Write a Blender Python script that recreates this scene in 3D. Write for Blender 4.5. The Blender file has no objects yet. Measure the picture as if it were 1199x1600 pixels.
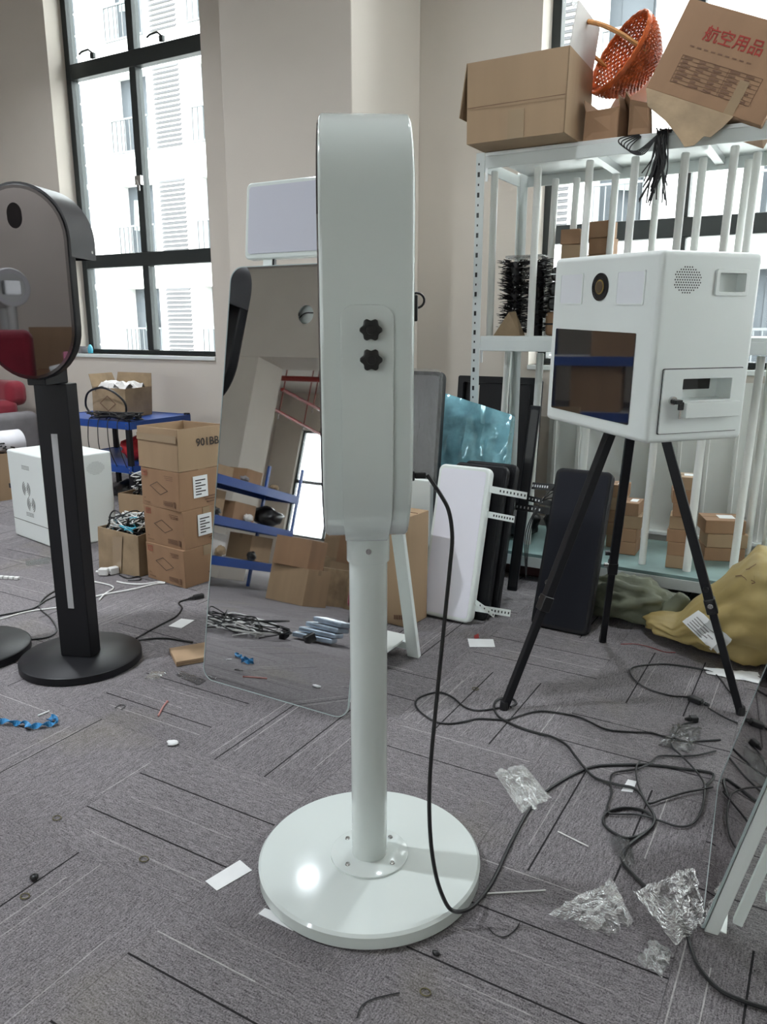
import bpy, bmesh, math, random
from mathutils import Vector, Matrix, Euler, noise
from mathutils.bvhtree import BVHTree
random.seed(7)
SC = bpy.context.scene
COL = SC.collection
R = math.radians
# ------------------------------------------------------------------ camera
FPX, CXP, CYP, CAMH = 1219.0, 599.5, 800.0, 1.285
PITCH = math.atan2(290, 1219.0); YAW = R(30)
cam_d = bpy.data.cameras.new('camera'); cam = bpy.data.objects.new('camera', cam_d); COL.objects.link(cam)
cam.location = (0, 0, CAMH); cam.rotation_euler = (R(90) - PITCH, 0, YAW)
cam_d.sensor_fit = 'VERTICAL'; cam_d.sensor_height = 24.0; cam_d.lens = 24.0 * FPX / 1600.0
cam_d.clip_start = 0.02; cam_d.clip_end = 300
SC.camera = cam
# ------------------------------------------------------------------ world, sun, exposure
SC.view_settings.view_transform = 'Standard'
SC.view_settings.look = 'None'
SC.view_settings.gamma = 1.0
SC.view_settings.use_curve_mapping = False
SC.view_settings.exposure = 0.0
W = bpy.data.worlds.new('overcast_sky'); SC.world = W; W.use_nodes = True
bg = W.node_tree.nodes['Background']; bg.inputs['Color'].default_value = (0.93, 0.97, 1.0, 1); bg.inputs['Strength'].default_value = 11.5
sun_d = bpy.data.lights.new('sun', 'SUN'); sun_d.energy = 3.0; sun_d.angle = R(20); sun_d.color = (1, .97, .92)
sun = bpy.data.objects.new('sun', sun_d); COL.objects.link(sun); sun.rotation_euler = (R(38), 0, R(-25))
LAMP_W = 92.0

# ------------------------------------------------------------------ points measured in the photograph, taken back to real places
_fh = Vector((-math.sin(YAW), math.cos(YAW), 0)); _rt = Vector((math.cos(YAW), math.sin(YAW), 0)); _up = Vector((0, 0, 1))
_fw = _fh * math.cos(PITCH) - _up * math.sin(PITCH); _cu = _up * math.cos(PITCH) + _fh * math.sin(PITCH)
_C = Vector((0, 0, CAMH))
def ray(px, py): return _fw + _rt * ((px - CXP) / FPX) - _cu * ((py - CYP) / FPX)
def onz(px, py, z=0.0): d = ray(px, py); return _C + d * ((z - CAMH) / d.z)
def ony(px, py, y): d = ray(px, py); return _C + d * (y / d.y)
def atd(px, py, k): return _C + ray(px, py) * k
def depth(p): return (Vector(p) - _C).dot(_fw)

# ------------------------------------------------------------------ materials
MATS = {}
def pm(name, col, rough=.5, metal=0.0, var=0.0, vscale=6.0, bump=0.0, bscale=60.0, stretch=(1, 1, 1), coat=0.0, spec=.5, sheen=0.0):
    if name in MATS: return MATS[name]
    m = bpy.data.materials.new(name); m.use_nodes = True; nt = m.node_tree; b = nt.nodes['Principled BSDF']
    b.inputs['Roughness'].default_value = rough; b.inputs['Metallic'].default_value = metal
    b.inputs['Coat Weight'].default_value = coat; b.inputs['Specular IOR Level'].default_value = spec
    b.inputs['Sheen Weight'].default_value = sheen
    c = (col[0], col[1], col[2], 1)
    b.inputs['Base Color'].default_value = c
    tc = mp = None
    def coords():
        nonlocal tc, mp
        if mp is None:
            tc = nt.nodes.new('ShaderNodeTexCoord'); mp = nt.nodes.new('ShaderNodeMapping')
            mp.inputs['Scale'].default_value = stretch; nt.links.new(tc.outputs['Object'], mp.inputs['Vector'])
        return mp.outputs['Vector']
    if var > 0:
        n = nt.nodes.new('ShaderNodeTexNoise'); n.inputs['Scale'].default_value = vscale; n.inputs['Detail'].default_value = 5
        nt.links.new(coords(), n.inputs['Vector'])
        r = nt.nodes.new('ShaderNodeValToRGB'); r.color_ramp.elements[0].position = .3; r.color_ramp.elements[1].position = .7
        r.color_ramp.elements[0].color = (c[0] * (1 - var), c[1] * (1 - var), c[2] * (1 - var), 1)
        r.color_ramp.elements[1].color = (min(1, c[0] * (1 + var)), min(1, c[1] * (1 + var)), min(1, c[2] * (1 + var)), 1)
        nt.links.new(n.outputs['Fac'], r.inputs['Fac']); nt.links.new(r.outputs['Color'], b.inputs['Base Color'])
    if bump > 0:
        n2 = nt.nodes.new('ShaderNodeTexNoise'); n2.inputs['Scale'].default_value = bscale; n2.inputs['Detail'].default_value = 3
        nt.links.new(coords(), n2.inputs['Vector'])
        bp = nt.nodes.new('ShaderNodeBump'); bp.inputs['Strength'].default_value = bump; bp.inputs['Distance'].default_value = .01
        nt.links.new(n2.outputs['Fac'], bp.inputs['Height']); nt.links.new(bp.outputs['Normal'], b.inputs['Normal'])
    MATS[name] = m; return m
def emit(name, col, s):
    m = bpy.data.materials.new(name); m.use_nodes = True; nt = m.node_tree; nt.nodes.clear()
    e = nt.nodes.new('ShaderNodeEmission'); e.inputs['Color'].default_value = (*col, 1); e.inputs['Strength'].default_value = s
    o = nt.nodes.new('ShaderNodeOutputMaterial'); nt.links.new(e.outputs[0], o.inputs[0]); return m
def clear_film(name, tint=(.95, .97, .97), gloss=.25, rough=.08, white=.06, bump=.0, bscale=30):
    m = bpy.data.materials.new(name); m.use_nodes = True; nt = m.node_tree; nt.nodes.clear()
    t = nt.nodes.new('ShaderNodeBsdfTransparent'); t.inputs['Color'].default_value = (*tint, 1)
    g = nt.nodes.new('ShaderNodeBsdfGlossy'); g.inputs['Roughness'].default_value = rough; g.inputs['Color'].default_value = (1, 1, 1, 1)
    d = nt.nodes.new('ShaderNodeBsdfDiffuse'); d.inputs['Color'].default_value = (.85, .87, .87, 1)
    lw = nt.nodes.new('ShaderNodeLayerWeight'); lw.inputs['Blend'].default_value = gloss
    m1 = nt.nodes.new('ShaderNodeMixShader'); nt.links.new(lw.outputs['Fresnel'], m1.inputs['Fac']); nt.links.new(t.outputs[0], m1.inputs[1]); nt.links.new(g.outputs[0], m1.inputs[2])
    m2 = nt.nodes.new('ShaderNodeMixShader'); m2.inputs['Fac'].default_value = white; nt.links.new(m1.outputs[0], m2.inputs[1]); nt.links.new(d.outputs[0], m2.inputs[2])
    o = nt.nodes.new('ShaderNodeOutputMaterial'); nt.links.new(m2.outputs[0], o.inputs[0])
    if bump:
        n2 = nt.nodes.new('ShaderNodeTexNoise'); n2.inputs['Scale'].default_value = bscale; n2.inputs['Detail'].default_value = 4
        bp = nt.nodes.new('ShaderNodeBump'); bp.inputs['Strength'].default_value = bump; bp.inputs['Distance'].default_value = .02
        nt.links.new(n2.outputs['Fac'], bp.inputs['Height']); nt.links.new(bp.outputs['Normal'], g.inputs['Normal']); nt.links.new(bp.outputs['Normal'], lw.inputs['Normal'])
    MATS[name] = m; return m

M_WALL = pm('wall_paint', (.60, .55, .49), .85, var=.03, vscale=1.5, bump=.05, bscale=120)
M_CEIL = pm('ceiling_paint', (.52, .49, .46), .9, var=.03, vscale=1.0)
M_FRAME = pm('window_aluminium', (.030, .036, .036), .4, .3)
M_GLASS = clear_film('window_glass', (.97, .99, .98), .12, .02, .0)
M_WHITE = pm('white_powder_coat', (.68, .735, .71), .085, 0, coat=.3, var=.01, vscale=2)
M_WHITE2 = pm('white_satin_paint', (.74, .78, .76), .32, 0, var=.015, vscale=3)
M_BLACK = pm('black_satin_metal', (.010, .010, .012), .42, spec=.25)
M_BLACKP = pm('black_plastic', (.010, .010, .011), .3)
M_RUB = pm('black_cable_rubber', (.011, .011, .012), .45)
M_WCAB = pm('white_cable_plastic', (.72, .72, .70), .4)
M_MIRROR = pm('mirror_silver', (.66, .665, .665), .015, 1.0)
M_MIRRORB = pm('smoked_mirror_glass', (.24, .23, .24), .02, 1.0)
M_MIRRORR = pm('tinted_mirror_glass', (.30, .27, .27), .03, 1.0)
M_SCREEN = pm('dark_screen_glass', (.012, .012, .013), .03, 0, spec=1.0, coat=.8)
M_EDGE = pm('glass_edge', (.40, .47, .47), .2)
M_CHROME = pm('chrome', (.7, .7, .7), .18, 1.0)
M_STEEL = pm('galvanised_steel', (.60, .62, .62), .38, .75, var=.06, vscale=9)
M_RACKW = pm('rack_grey_paint', (.62, .66, .65), .4, .1, var=.03, vscale=7)
M_DECK = pm('teal_film_shelf', (.20, .30, .29), .3, var=.25, vscale=6)
M_CARD = pm('carton_kraft', (.33, .225, .135), .8, var=.08, vscale=7, bump=.12, bscale=25, stretch=(1, 1, .15))
M_CARD2 = pm('carton_kraft_reddish', (.29, .17, .095), .8, var=.09, vscale=8, bump=.1, bscale=25, stretch=(1, 1, .15))
M_CARD3 = pm('carton_kraft_worn', (.30, .215, .13), .85, var=.22, vscale=9, bump=.3, bscale=14)
M_CARDIN = pm('carton_inner_pale', (.42, .30, .19), .85, var=.06, vscale=8)
M_CARDW = pm('carton_white_lining', (.62, .60, .58), .8, var=.05, vscale=8)
M_TAPE = pm('packing_tape', (.33, .24, .15), .2, coat=.6)
M_INK = pm('black_print_ink', (.035, .028, .024), .8)
M_INKR = pm('red_print_ink', (.31, .08, .05), .8)
M_INKB = pm('brown_print_ink', (.16, .085, .05), .8)
M_PAPER = pm('white_paper', (.75, .76, .76), .7, var=.03, vscale=20)
M_BLUE = pm('blue_rack_paint', (.008, .055, .27), .4, var=.04, vscale=9)
M_LED = pm('led_diffuser', (.54, .55, .62), .35, spec=.4)
M_LEDR = pm('led_diffuser_bright', (.74, .76, .79), .35)
M_KNOB = pm('black_knob_plastic', (.008, .008, .008), .28)
M_RED = pm('red_fabric', (.23, .006, .022), .75, var=.15, vscale=6, sheen=.3)
M_REDP = pm('red_pipe_paint', (.24, .014, .012), .45)
M_BLUEBAG = pm('blue_pearl_film', (.20, .43, .50), .13, .15, var=.4, vscale=9, bump=.9, bscale=9, coat=.6)
M_SACKY = pm('yellow_woven_sack', (.36, .27, .10), .55, var=.22, vscale=5, bump=.35, bscale=10)
M_SACKG = pm('green_grey_woven_sack', (.12, .13, .085), .6, var=.3, vscale=7, bump=.5, bscale=12)
M_WICKER = pm('orange_wicker', (.50, .105, .025), .35, var=.35, vscale=22)
M_WICKERW = pm('wicker_handle', (.48, .22, .07), .5, var=.2, vscale=25, stretch=(6, 1, 1))
M_BRIST = pm('black_bristle', (.006, .005, .007), .4)
M_TIP = pm('pale_bristle_tip', (.6, .6, .6), .5)
M_FILM = clear_film('clear_plastic_film', (.97, .975, .98), .30, .12, .025, bump=.8, bscale=16)
M_FILM2 = clear_film('wrap_plastic_film', (.90, .90, .90), .3, .15, .06, bump=.5, bscale=14)
M_FILMW = pm('white_plastic_bag', (.66, .64, .62), .4, var=.06, vscale=14, bump=.4, bscale=22)
M_TUBE = pm('white_tube_paint', (.72, .73, .70), .38, var=.02, vscale=5)
M_FAC = pm('facade_white_render', (.72, .72, .70), .9, var=.02, vscale=.3)
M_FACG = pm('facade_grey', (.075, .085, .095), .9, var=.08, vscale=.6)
M_LOUV = pm('facade_louvre', (.055, .055, .058), .8)
M_RAIL = pm('facade_railing', (.12, .13, .135), .6)
M_LAUN = pm('laundry_cloth', (.25, .30, .28), .9, var=.2, vscale=2)
M_GREY = pm('grey_fabric', (.20, .19, .20), .9, var=.1, vscale=10)
M_PERF = pm('white_perforated_sheet', (.70, .68, .72), .6, var=.04, vscale=10)
M_CYAN = pm('cyan_film', (.10, .50, .66), .3)
M_BLUEST = pm('blue_strap', (.03, .22, .46), .5, var=.2, vscale=30)
M_BIN = pm('blue_bin_plastic', (.012, .03, .28), .4)

# ------------------------------------------------------------------ mesh helpers
class MB:
    def __init__(self): self.v = []; self.f = []; self.mi = []; self.uv = None
    def add(self, vs, fs):
        n = len(self.v); self.v += [tuple(p) for p in vs]; self.f += [tuple(i + n for i in f) for f in fs]; return self
    def box(self, c, s, M=None):
        x, y, z = s[0] / 2, s[1] / 2, s[2] / 2
        vs = [Vector((sx * x, sy * y, sz * z)) for sz in (-1, 1) for sy in (-1, 1) for sx in (-1, 1)]
        c = Vector(c)
        vs = [(M @ p if M is not None else p) + c for p in vs]
        return self.add(vs, [(0, 2, 3, 1), (4, 5, 7, 6), (0, 1, 5, 4), (2, 6, 7, 3), (0, 4, 6, 2), (1, 3, 7, 5)])
    def b2(self, a, b):
        return self.box([(a[i] + b[i]) / 2 for i in range(3)], [abs(b[i] - a[i]) for i in range(3)])
    def hexa(self, p):   # 8 points: bottom ring of 4, top ring of 4
        return self.add(p, [(3, 2, 1, 0), (4, 5, 6, 7), (0, 1, 5, 4), (1, 2, 6, 5), (2, 3, 7, 6), (3, 0, 4, 7)])
    def cyl(self, p0, p1, r0, r1=None, n=16, caps=True):
        p0, p1 = Vector(p0), Vector(p1); r1 = r0 if r1 is None else r1
        d = (p1 - p0).normalized(); a = d.orthogonal().normalized(); b = d.cross(a)
        vs = []
        for p, r in ((p0, r0), (p1, r1)):
            for i in range(n):
                t = 2 * math.pi * i / n; vs.append(p + a * (r * math.cos(t)) + b * (r * math.sin(t)))
        fs = [(i, (i + 1) % n, n + (i + 1) % n, n + i) for i in range(n)]
        if caps: fs += [tuple(range(n - 1, -1, -1)), tuple(range(n, 2 * n))]
        return self.add(vs, fs)
    def lathe(self, prof, n=48, c=(0, 0, 0)):
        vs = []; fs = []; k = len(prof)
        for i in range(n):
            t = 2 * math.pi * i / n
            for r, z in prof: vs.append((c[0] + r * math.cos(t), c[1] + r * math.sin(t), c[2] + z))
        for i in range(n):
            j = (i + 1) % n
            for q in range(k - 1): fs.append((i * k + q, j * k + q, j * k + q + 1, i * k + q + 1))
        return self.add(vs, fs)
    def tube(self, pts, r, n=6, closed=False):
        pts = [Vector(p) for p in pts]; k = len(pts); vs = []; fs = []
        prev = None
        for i, p in enumerate(pts):
            if closed: t = (pts[(i + 1) % k] - pts[i - 1])
            else: t = pts[min(i + 1, k - 1)] - pts[max(i - 1, 0)]
            if t.length < 1e-9: t = Vector((0, 0, 1))
            t.normalize()
            if prev is None: a = t.orthogonal().normalized()
            else:
                a = prev - t * prev.dot(t)
                a = a.normalized() if a.length > 1e-6 else t.orthogonal().normalized()
            prev = a; b = t.cross(a)
            rr = r[i] if isinstance(r, (list, tuple)) else r
            for q in range(n):
                w = 2 * math.pi * q / n; vs.append(p + a * (rr * math.cos(w)) + b * (rr * math.sin(w)))
        for i in range(k if closed else k - 1):
            j = (i + 1) % k
            for q in range(n): fs.append((i * n + q, i * n + (q + 1) % n, j * n + (q + 1) % n, j * n + q))
        if not closed: fs += [tuple(range(n - 1, -1, -1)), tuple((k - 1) * n + q for q in range(n))]
        return self.add(vs, fs)
    def prism(self, outl, d0, d1, M):   # 2D outline (x,y) extruded along local z from d0 to d1, M maps to place
        n = len(outl)
        vs = [M @ Vector((x, y, d0)) for x, y in outl] + [M @ Vector((x, y, d1)) for x, y in outl]
        fs = [tuple(range(n - 1, -1, -1)), tuple(range(n, 2 * n))] + [(i, (i + 1) % n, n + (i + 1) % n, n + i) for i in range(n)]
        return self.add(vs, fs)
    def ring(self, o, i_, d0, d1, M):   # frame: two outlines of equal count
        n = len(o)
        vs = [M @ Vector((x, y, d)) for d in (d0, d1) for L in (o, i_) for x, y in L]
        fs = []
        for k in range(n):
            j = (k + 1) % n
            fs += [(k, n + k, n + j, j), (2 * n + k, 2 * n + j, 3 * n + j, 3 * n + k), (k, j, 2 * n + j, 2 * n + k), (n + k, 3 * n + k, 3 * n + j, n + j)]
        return self.add(vs, fs)
    def quad(self, a, b, c, d): return self.add([a, b, c, d], [(0, 1, 2, 3)])
    def mesh(self, name, mat, smooth=False):
        me = bpy.data.meshes.new(name); me.from_pydata([tuple(p) for p in self.v], [], self.f); me.update()
        if mat: me.materials.append(mat)
        bm = bmesh.new(); bm.from_mesh(me); bmesh.ops.recalc_face_normals(bm, faces=bm.faces); bm.to_mesh(me); bm.free()
        if smooth: me.polygons.foreach_set('use_smooth', [True] * len(me.polygons))
        return me
    def build(self, name, mat, parent=None, smooth=False, bevel=0, seg=2, label=None, solid=0, sub=0):
        me = self.mesh(name, mat, smooth or bevel > 0)
        o = bpy.data.objects.new(name, me); COL.objects.link(o)
        if parent is not None: o.parent = parent
        if sub:
            s = o.modifiers.new('sub', 'SUBSURF'); s.levels = sub; s.render_levels = sub
        if solid:
            s = o.modifiers.new('solid', 'SOLIDIFY'); s.thickness = solid; s.offset = 0
        if bevel:
            b = o.modifiers.new('bevel', 'BEVEL'); b.width = bevel; b.segments = seg; b.limit_method = 'ANGLE'; b.angle_limit = R(35); b.harden_normals = True
        elif smooth:
            try: me.set_sharp_from_angle(angle=R(40))
            except Exception: pass
        if label: o['label'] = label
        return o

def tag(o, label, cat, group=None, kind=None):
    if label: o['label'] = label
    if cat: o['category'] = cat
    if group: o['group'] = group
    if kind: o['kind'] = kind
    return o
def thing(name, label, cat, loc=(0, 0, 0), rz=0.0, group=None, rot=None):
    o = bpy.data.objects.new(name, None); COL.objects.link(o); o.location = loc
    o.rotation_euler = rot if rot else (0, 0, rz); o.empty_display_size = .05
    return tag(o, label, cat, group)
def structure(o): o['kind'] = 'structure'; return o
def copy_tree(o, parent=None):
    c = o.copy(); COL.objects.link(c); c.parent = parent
    for ch in list(o.children): copy_tree(ch, c)
    return c
def catmull(pts, k=6, closed=False):
    pts = [Vector(p) for p in pts]; out = []; n = len(pts)
    for i in range(n if closed else n - 1):
        g = (lambda j: pts[j % n]) if closed else (lambda j: pts[max(0, min(n - 1, j))])
        p0, p1, p2, p3 = g(i - 1), g(i), g(i + 1), g(i + 2)
        for s in range(k):
            t = s / k
            out.append(.5 * ((2 * p1) + (p2 - p0) * t + (2 * p0 - 5 * p1 + 4 * p2 - p3) * t * t + (3 * p1 - p0 - 3 * p2 + p3) * t ** 3))
    if not closed: out.append(pts[-1])
    return out
def rrect(w, h, r, n=6, cx=0, cy=0):
    o = []
    for sx, sy, a0 in ((1, 1, 0), (-1, 1, 90), (-1, -1, 180), (1, -1, 270)):
        for i in range(n + 1):
            a = R(a0 + 90 * i / n); o.append((cx + sx * (w / 2 - r) + r * math.cos(a), cy + sy * (h / 2 - r) + r * math.sin(a)))
    return o
def stadium(r, z0, z1, n=14, y0=0):
    o = []
    for i in range(n + 1):
        a = R(180 * i / n); o.append((y0 + r * math.cos(a), z1 - r + r * math.sin(a)))
    for i in range(n + 1):
        a = R(180 + 180 * i / n); o.append((y0 + r * math.cos(a), z0 + r + r * math.sin(a)))
    return o
def circ(r, n=24, cx=0, cy=0): return [(cx + r * math.cos(2 * math.pi * i / n), cy + r * math.sin(2 * math.pi * i / n)) for i in range(n)]
M_XZ = Matrix(((1, 0, 0, 0), (0, 0, 1, 0), (0, 1, 0, 0), (0, 0, 0, 1)))     # outline (x,z), depth y
M_YZ = Matrix(((0, 0, 1, 0), (1, 0, 0, 0), (0, 1, 0, 0), (0, 0, 0, 1)))     # outline (y,z), depth x
M_XY = Matrix.Identity(4)
_FONT_CACHE = {}
def text(name, s, size, mat, parent, M, thick=.0002, bold=0.0):
    cu = bpy.data.curves.new('txt', 'FONT'); cu.body = s; cu.size = size; cu.extrude = thick; cu.offset = bold; cu.align_x = 'CENTER'; cu.align_y = 'CENTER'; cu.resolution_u = 2
    t = bpy.data.objects.new('txt', cu); COL.objects.link(t)
    dg = bpy.context.evaluated_depsgraph_get(); me = bpy.data.meshes.new_from_object(t.evaluated_get(dg)); me.transform(M)
    bpy.data.objects.remove(t); bpy.data.curves.remove(cu)
    me.name = name; me.materials.clear(); me.materials.append(mat)
    o = bpy.data.objects.new(name, me); COL.objects.link(o); o.parent = parent; return o
def face_M(origin, xdir, ydir):   # print lies in the plane spanned by xdir,ydir
    x = Vector(xdir).normalized(); y = Vector(ydir).normalized(); z = x.cross(y)
    M = Matrix((x, y, z)).transposed().to_4x4(); M.translation = Vector(origin); return M

# ================================================================== SETTING
XL, XR, YB, YW, ZC = -12.0, 3.6, -11.0, 4.8, 4.4
# --- floor: base slab and quarter-turned carpet tiles
def carpet_mat():
    m = bpy.data.materials.new('heather_carpet_tile'); m.use_nodes = True; nt = m.node_tree; N = nt.nodes; L = nt.links
    b = N['Principled BSDF']; b.inputs['Roughness'].default_value = .95; b.inputs['Specular IOR Level'].default_value = .15
    def nd(t, **k):
        n = N.new(t)
        for a, v in k.items(): setattr(n, a, v)
        return n
    def math_(op, a, b_=None, c=None):
        n = nd('ShaderNodeMath', operation=op)
        for i, v in enumerate((a, b_, c)):
            if v is None: continue
            if isinstance(v, (int, float)): n.inputs[i].default_value = v
            else: L.new(v, n.inputs[i])
        return n.outputs[0]
    uv = nd('ShaderNodeUVMap'); sep = nd('ShaderNodeSeparateXYZ'); L.new(uv.outputs[0], sep.inputs[0])
    u, v = sep.outputs[0], sep.outputs[1]
    fu = math_('FRACT', u); fv = math_('FRACT', v)
    oi = nd('ShaderNodeObjectInfo')
    seed = math_('ADD', math_('MULTIPLY', oi.outputs['Random'], 61.0), math_('ADD', math_('MULTIPLY', math_('FLOOR', u), 3.17), math_('MULTIPLY', math_('FLOOR', v), 7.31)))
    def rnd(k):
        w = nd('ShaderNodeTexWhiteNoise', noise_dimensions='1D'); L.new(math_('ADD', seed, k), w.inputs['W']); return w.outputs['Value']
    def line(pos, width, u0, u1):   # 1 on the line
        d = math_('ABSOLUTE', math_('SUBTRACT', fv, pos))
        on = math_('LESS_THAN', d, width)
        return math_('MULTIPLY', on, math_('MULTIPLY', math_('GREATER_THAN', fu, u0), math_('LESS_THAN', fu, u1)))
    # two dark woven seams
    d1 = line(.285, .0048, -1, 2); d2 = line(.665, .0048, -1, 2)
    d1 = math_('MULTIPLY', d1, math_('GREATER_THAN', rnd(1.0), .12)); d2 = math_('MULTIPLY', d2, math_('GREATER_THAN', rnd(2.0), .25))
    dark = math_('MINIMUM', math_('ADD', d1, d2), 1.0)
    light = None
    for k in range(5):
        p = math_('ADD', math_('MULTIPLY', rnd(10.0 + k), .94), .03)
        a = math_('MULTIPLY', rnd(20.0 + k), .35); e = math_('ADD', math_('MULTIPLY', rnd(30.0 + k), .5), .55)
        l = math_('MULTIPLY', line(p, .0032, a, e), math_('ADD', math_('MULTIPLY', rnd(40.0 + k), .8), .1))
        light = l if light is None else math_('ADD', light, l)
    light = math_('MINIMUM', light, 1.0)
    # grain: fibres along the tile
    cv = nd('ShaderNodeCombineXYZ'); L.new(math_('MULTIPLY', u, 22.0), cv.inputs[0]); L.new(math_('MULTIPLY', v, 120.0), cv.inputs[1]); L.new(seed, cv.inputs[2])
    g = nd('ShaderNodeTexNoise'); g.inputs['Scale'].default_value = 1.0; g.inputs['Detail'].default_value = 6; g.inputs['Roughness'].default_value = .75; L.new(cv.outputs[0], g.inputs['Vector'])
    tc = nd('ShaderNodeTexCoord'); ge = nd('ShaderNodeNewGeometry')
    sp = nd('ShaderNodeTexNoise'); sp.inputs['Scale'].default_value = 260; sp.inputs['Detail'].default_value = 3; sp.inputs['Roughness'].default_value = .8; L.new(ge.outputs['Position'], sp.inputs['Vector'])
    big = nd('ShaderNodeTexNoise'); big.inputs['Scale'].default_value = 2.2; big.inputs['Detail'].default_value = 4; L.new(ge.outputs['Position'], big.inputs['Vector'])
    mixv = math_('ADD', math_('MULTIPLY', g.outputs['Fac'], .42), math_('MULTIPLY', sp.outputs['Fac'], .58))
    cr = nd('ShaderNodeValToRGB'); e = cr.color_ramp.elements
    e[0].position = .39; e[0].color = (.050, .045, .048, 1); e[1].position = .63; e[1].color = (.37, .345, .355, 1)
    L.new(mixv, cr.inputs['Fac'])
    # tile to tile shade and stains
    hs = nd('ShaderNodeMixRGB', blend_type='MULTIPLY'); hs.inputs['Fac'].default_value = 1
    sh = math_('ADD', math_('MULTIPLY', rnd(5.0), .18), .86); cs = nd('ShaderNodeCombineXYZ')
    for i in range(3): L.new(sh, cs.inputs[i])
    L.new(cr.outputs[0], hs.inputs[1]); L.new(cs.outputs[0], hs.inputs[2])
    st = nd('ShaderNodeMixRGB', blend_type='MIX'); sr = nd('ShaderNodeValToRGB'); sr.color_ramp.elements[0].position = .58; sr.color_ramp.elements[1].position = .74
    L.new(big.outputs['Fac'], sr.inputs['Fac']); L.new(math_('MULTIPLY', sr.outputs[0], .25), st.inputs['Fac']); L.new(hs.outputs[0], st.inputs[1]); st.inputs[2].default_value = (.20, .18, .10, 1)
    ml = nd('ShaderNodeMixRGB'); L.new(math_('MULTIPLY', light, math_('ADD', math_('MULTIPLY', g.outputs['Fac'], .9), .1)), ml.inputs['Fac']); L.new(st.outputs[0], ml.inputs[1]); ml.inputs[2].default_value = (.60, .58, .55, 1)
    md = nd('ShaderNodeMixRGB'); L.new(math_('MULTIPLY', dark, .93), md.inputs['Fac']); L.new(ml.outputs[0], md.inputs[1]); md.inputs[2].default_value = (.012, .011, .012, 1)
    L.new(md.outputs[0], b.inputs['Base Color'])
    bp = nd('ShaderNodeBump'); bp.inputs['Strength'].default_value = .6; bp.inputs['Distance'].default_value = .004
    L.new(math_('SUBTRACT', mixv, math_('MULTIPLY', dark, .6)), bp.inputs['Height']); L.new(bp.outputs[0], b.inputs['Normal'])
    return m
M_CARPET = carpet_mat()
M_SLAB = pm('floor_screed', (.10, .10, .10), .9, var=.1)
fl = structure(MB().b2((XL - .3, YB - .3, -.12), (XR + .3, YW + .3, -.008)).build('floor', M_SLAB))
fl['label'] = 'grey heather carpet tile floor laid quarter-turned'
TX0, TY0, TS = -.159, .097, .5
def tile_mesh(list_ij, name):
    vs, fs, uvs = [], [], []
    for (x, y, turn, iu, iv) in list_ij:
        h = .25; n = len(vs)
        P = [(-h, -h), (h, -h), (h, h), (-h, h)]
        U = [(.002, .002), (.998, .002), (.998, .998), (.002, .998)]
        vs += [(x + a, y + b, -.008) for a, b in P] + [(x + a * .9985, y + b * .9985, 0) for a, b in P]
        fs += [(n + 4, n + 5, n + 6, n + 7)] + [(n + k, n + (k + 1) % 4, n + 4 + (k + 1) % 4, n + 4 + k) for k in range(4)]
        def uvp(k):
            a, b = U[k]; return (a + iu, b + iv) if not turn else (b + iu, a + iv)
        uvs += [uvp(0), uvp(1), uvp(2), uvp(3)]
        for k in range(4): uvs += [uvp(k), uvp((k + 1) % 4), uvp((k + 1) % 4), uvp(k)]
    me = bpy.data.meshes.new(name); me.from_pydata(vs, [], fs); me.update()
    ul = me.uv_layers.new(name='UVMap'); ul.data.foreach_set('uv', [c for p in uvs for c in p]); me.materials.append(M_CARPET); return me
tm = tile_mesh([(0, 0, False, 0, 0)], 'carpet_tile')
rest = []
for i in range(-24, 8):
    for j in range(-23, 11):
        cx, cy = TX0 + TS * (i + .5), TY0 + TS * (j + .5)
        if cx < XL - .3 or cx > XR + .3 or cy > YW + .2 or cy < YB - .2: continue
        turn = (i + j) % 2 == 0        # tile (-3,2) runs along the window wall
        if -6.9 < cx < .75 and -2.5 < cy < YW:
            o = bpy.data.objects.new('carpet_tile', tm); COL.objects.link(o); o.parent = fl
            o.location = (cx, cy, 0); o.rotation_euler = (0, 0, R(-90) if turn else 0)
        else: rest.append((cx, cy, turn, i, j))
o = bpy.data.objects.new('carpet_tile_field', tile_mesh(rest, 'carpet_tile_field')); COL.objects.link(o); o.parent = fl; o['kind'] = 'stuff'

# --- walls, ceiling, column
OPEN = [(-5.98, -4.31, 1.05, 4.2), (-1.715, 1.6, 1.05, 4.2), (-9.4, -7.4, 1.05, 4.2)]
w = MB(); xs = XL - .25
for (a, b_, z0, z1) in sorted(OPEN):
    w.b2((xs, YW, 0), (a, YW + .26, ZC)); w.b2((a, YW, 0), (b_, YW + .26, z0)); w.b2((a, YW, z1), (b_, YW + .26, ZC)); xs = b_
w.b2((xs, YW, 0), (XR + .25, YW + .26, ZC))
structure(w.build('wall_back', M_WALL))
structure(MB().b2((-3.431, 3.99, 0), (-2.505, YW, ZC)).build('wall_column', M_WALL, bevel=.008))
structure(MB().b2((XL - .25, YB - .25, 0), (XL, YW, ZC)).build('wall_left', M_WALL))
RWIN = [(3.0, 4.5)]
w = MB(); ys = YB - .25
for a, b_ in RWIN:
    w.b2((XR, ys, 0), (XR + .25, a, ZC)); w.b2((XR, a, 0), (XR + .25, b_, 1.05)); w.b2((XR, a, 4.2), (XR + .25, b_, ZC)); ys = b_
w.b2((XR, ys, 0), (XR + .25, YW, ZC))
structure(w.build('wall_right', M_WALL))
w = MB(); xs = XL
FW = [(-11.2 + 2.9 * k, -11.2 + 2.9 * k + 2.2) for k in range(5)]
for a, b_ in FW:
    w.b2((xs, YB - .25, 0), (a, YB, ZC)); w.b2((a, YB - .25, 0), (b_, YB, .9)); w.b2((a, YB - .25, 3.5), (b_, YB, ZC)); xs = b_
w.b2((xs, YB - .25, 0), (XR, YB, ZC))
structure(w.build('wall_front', M_WALL))
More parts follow.
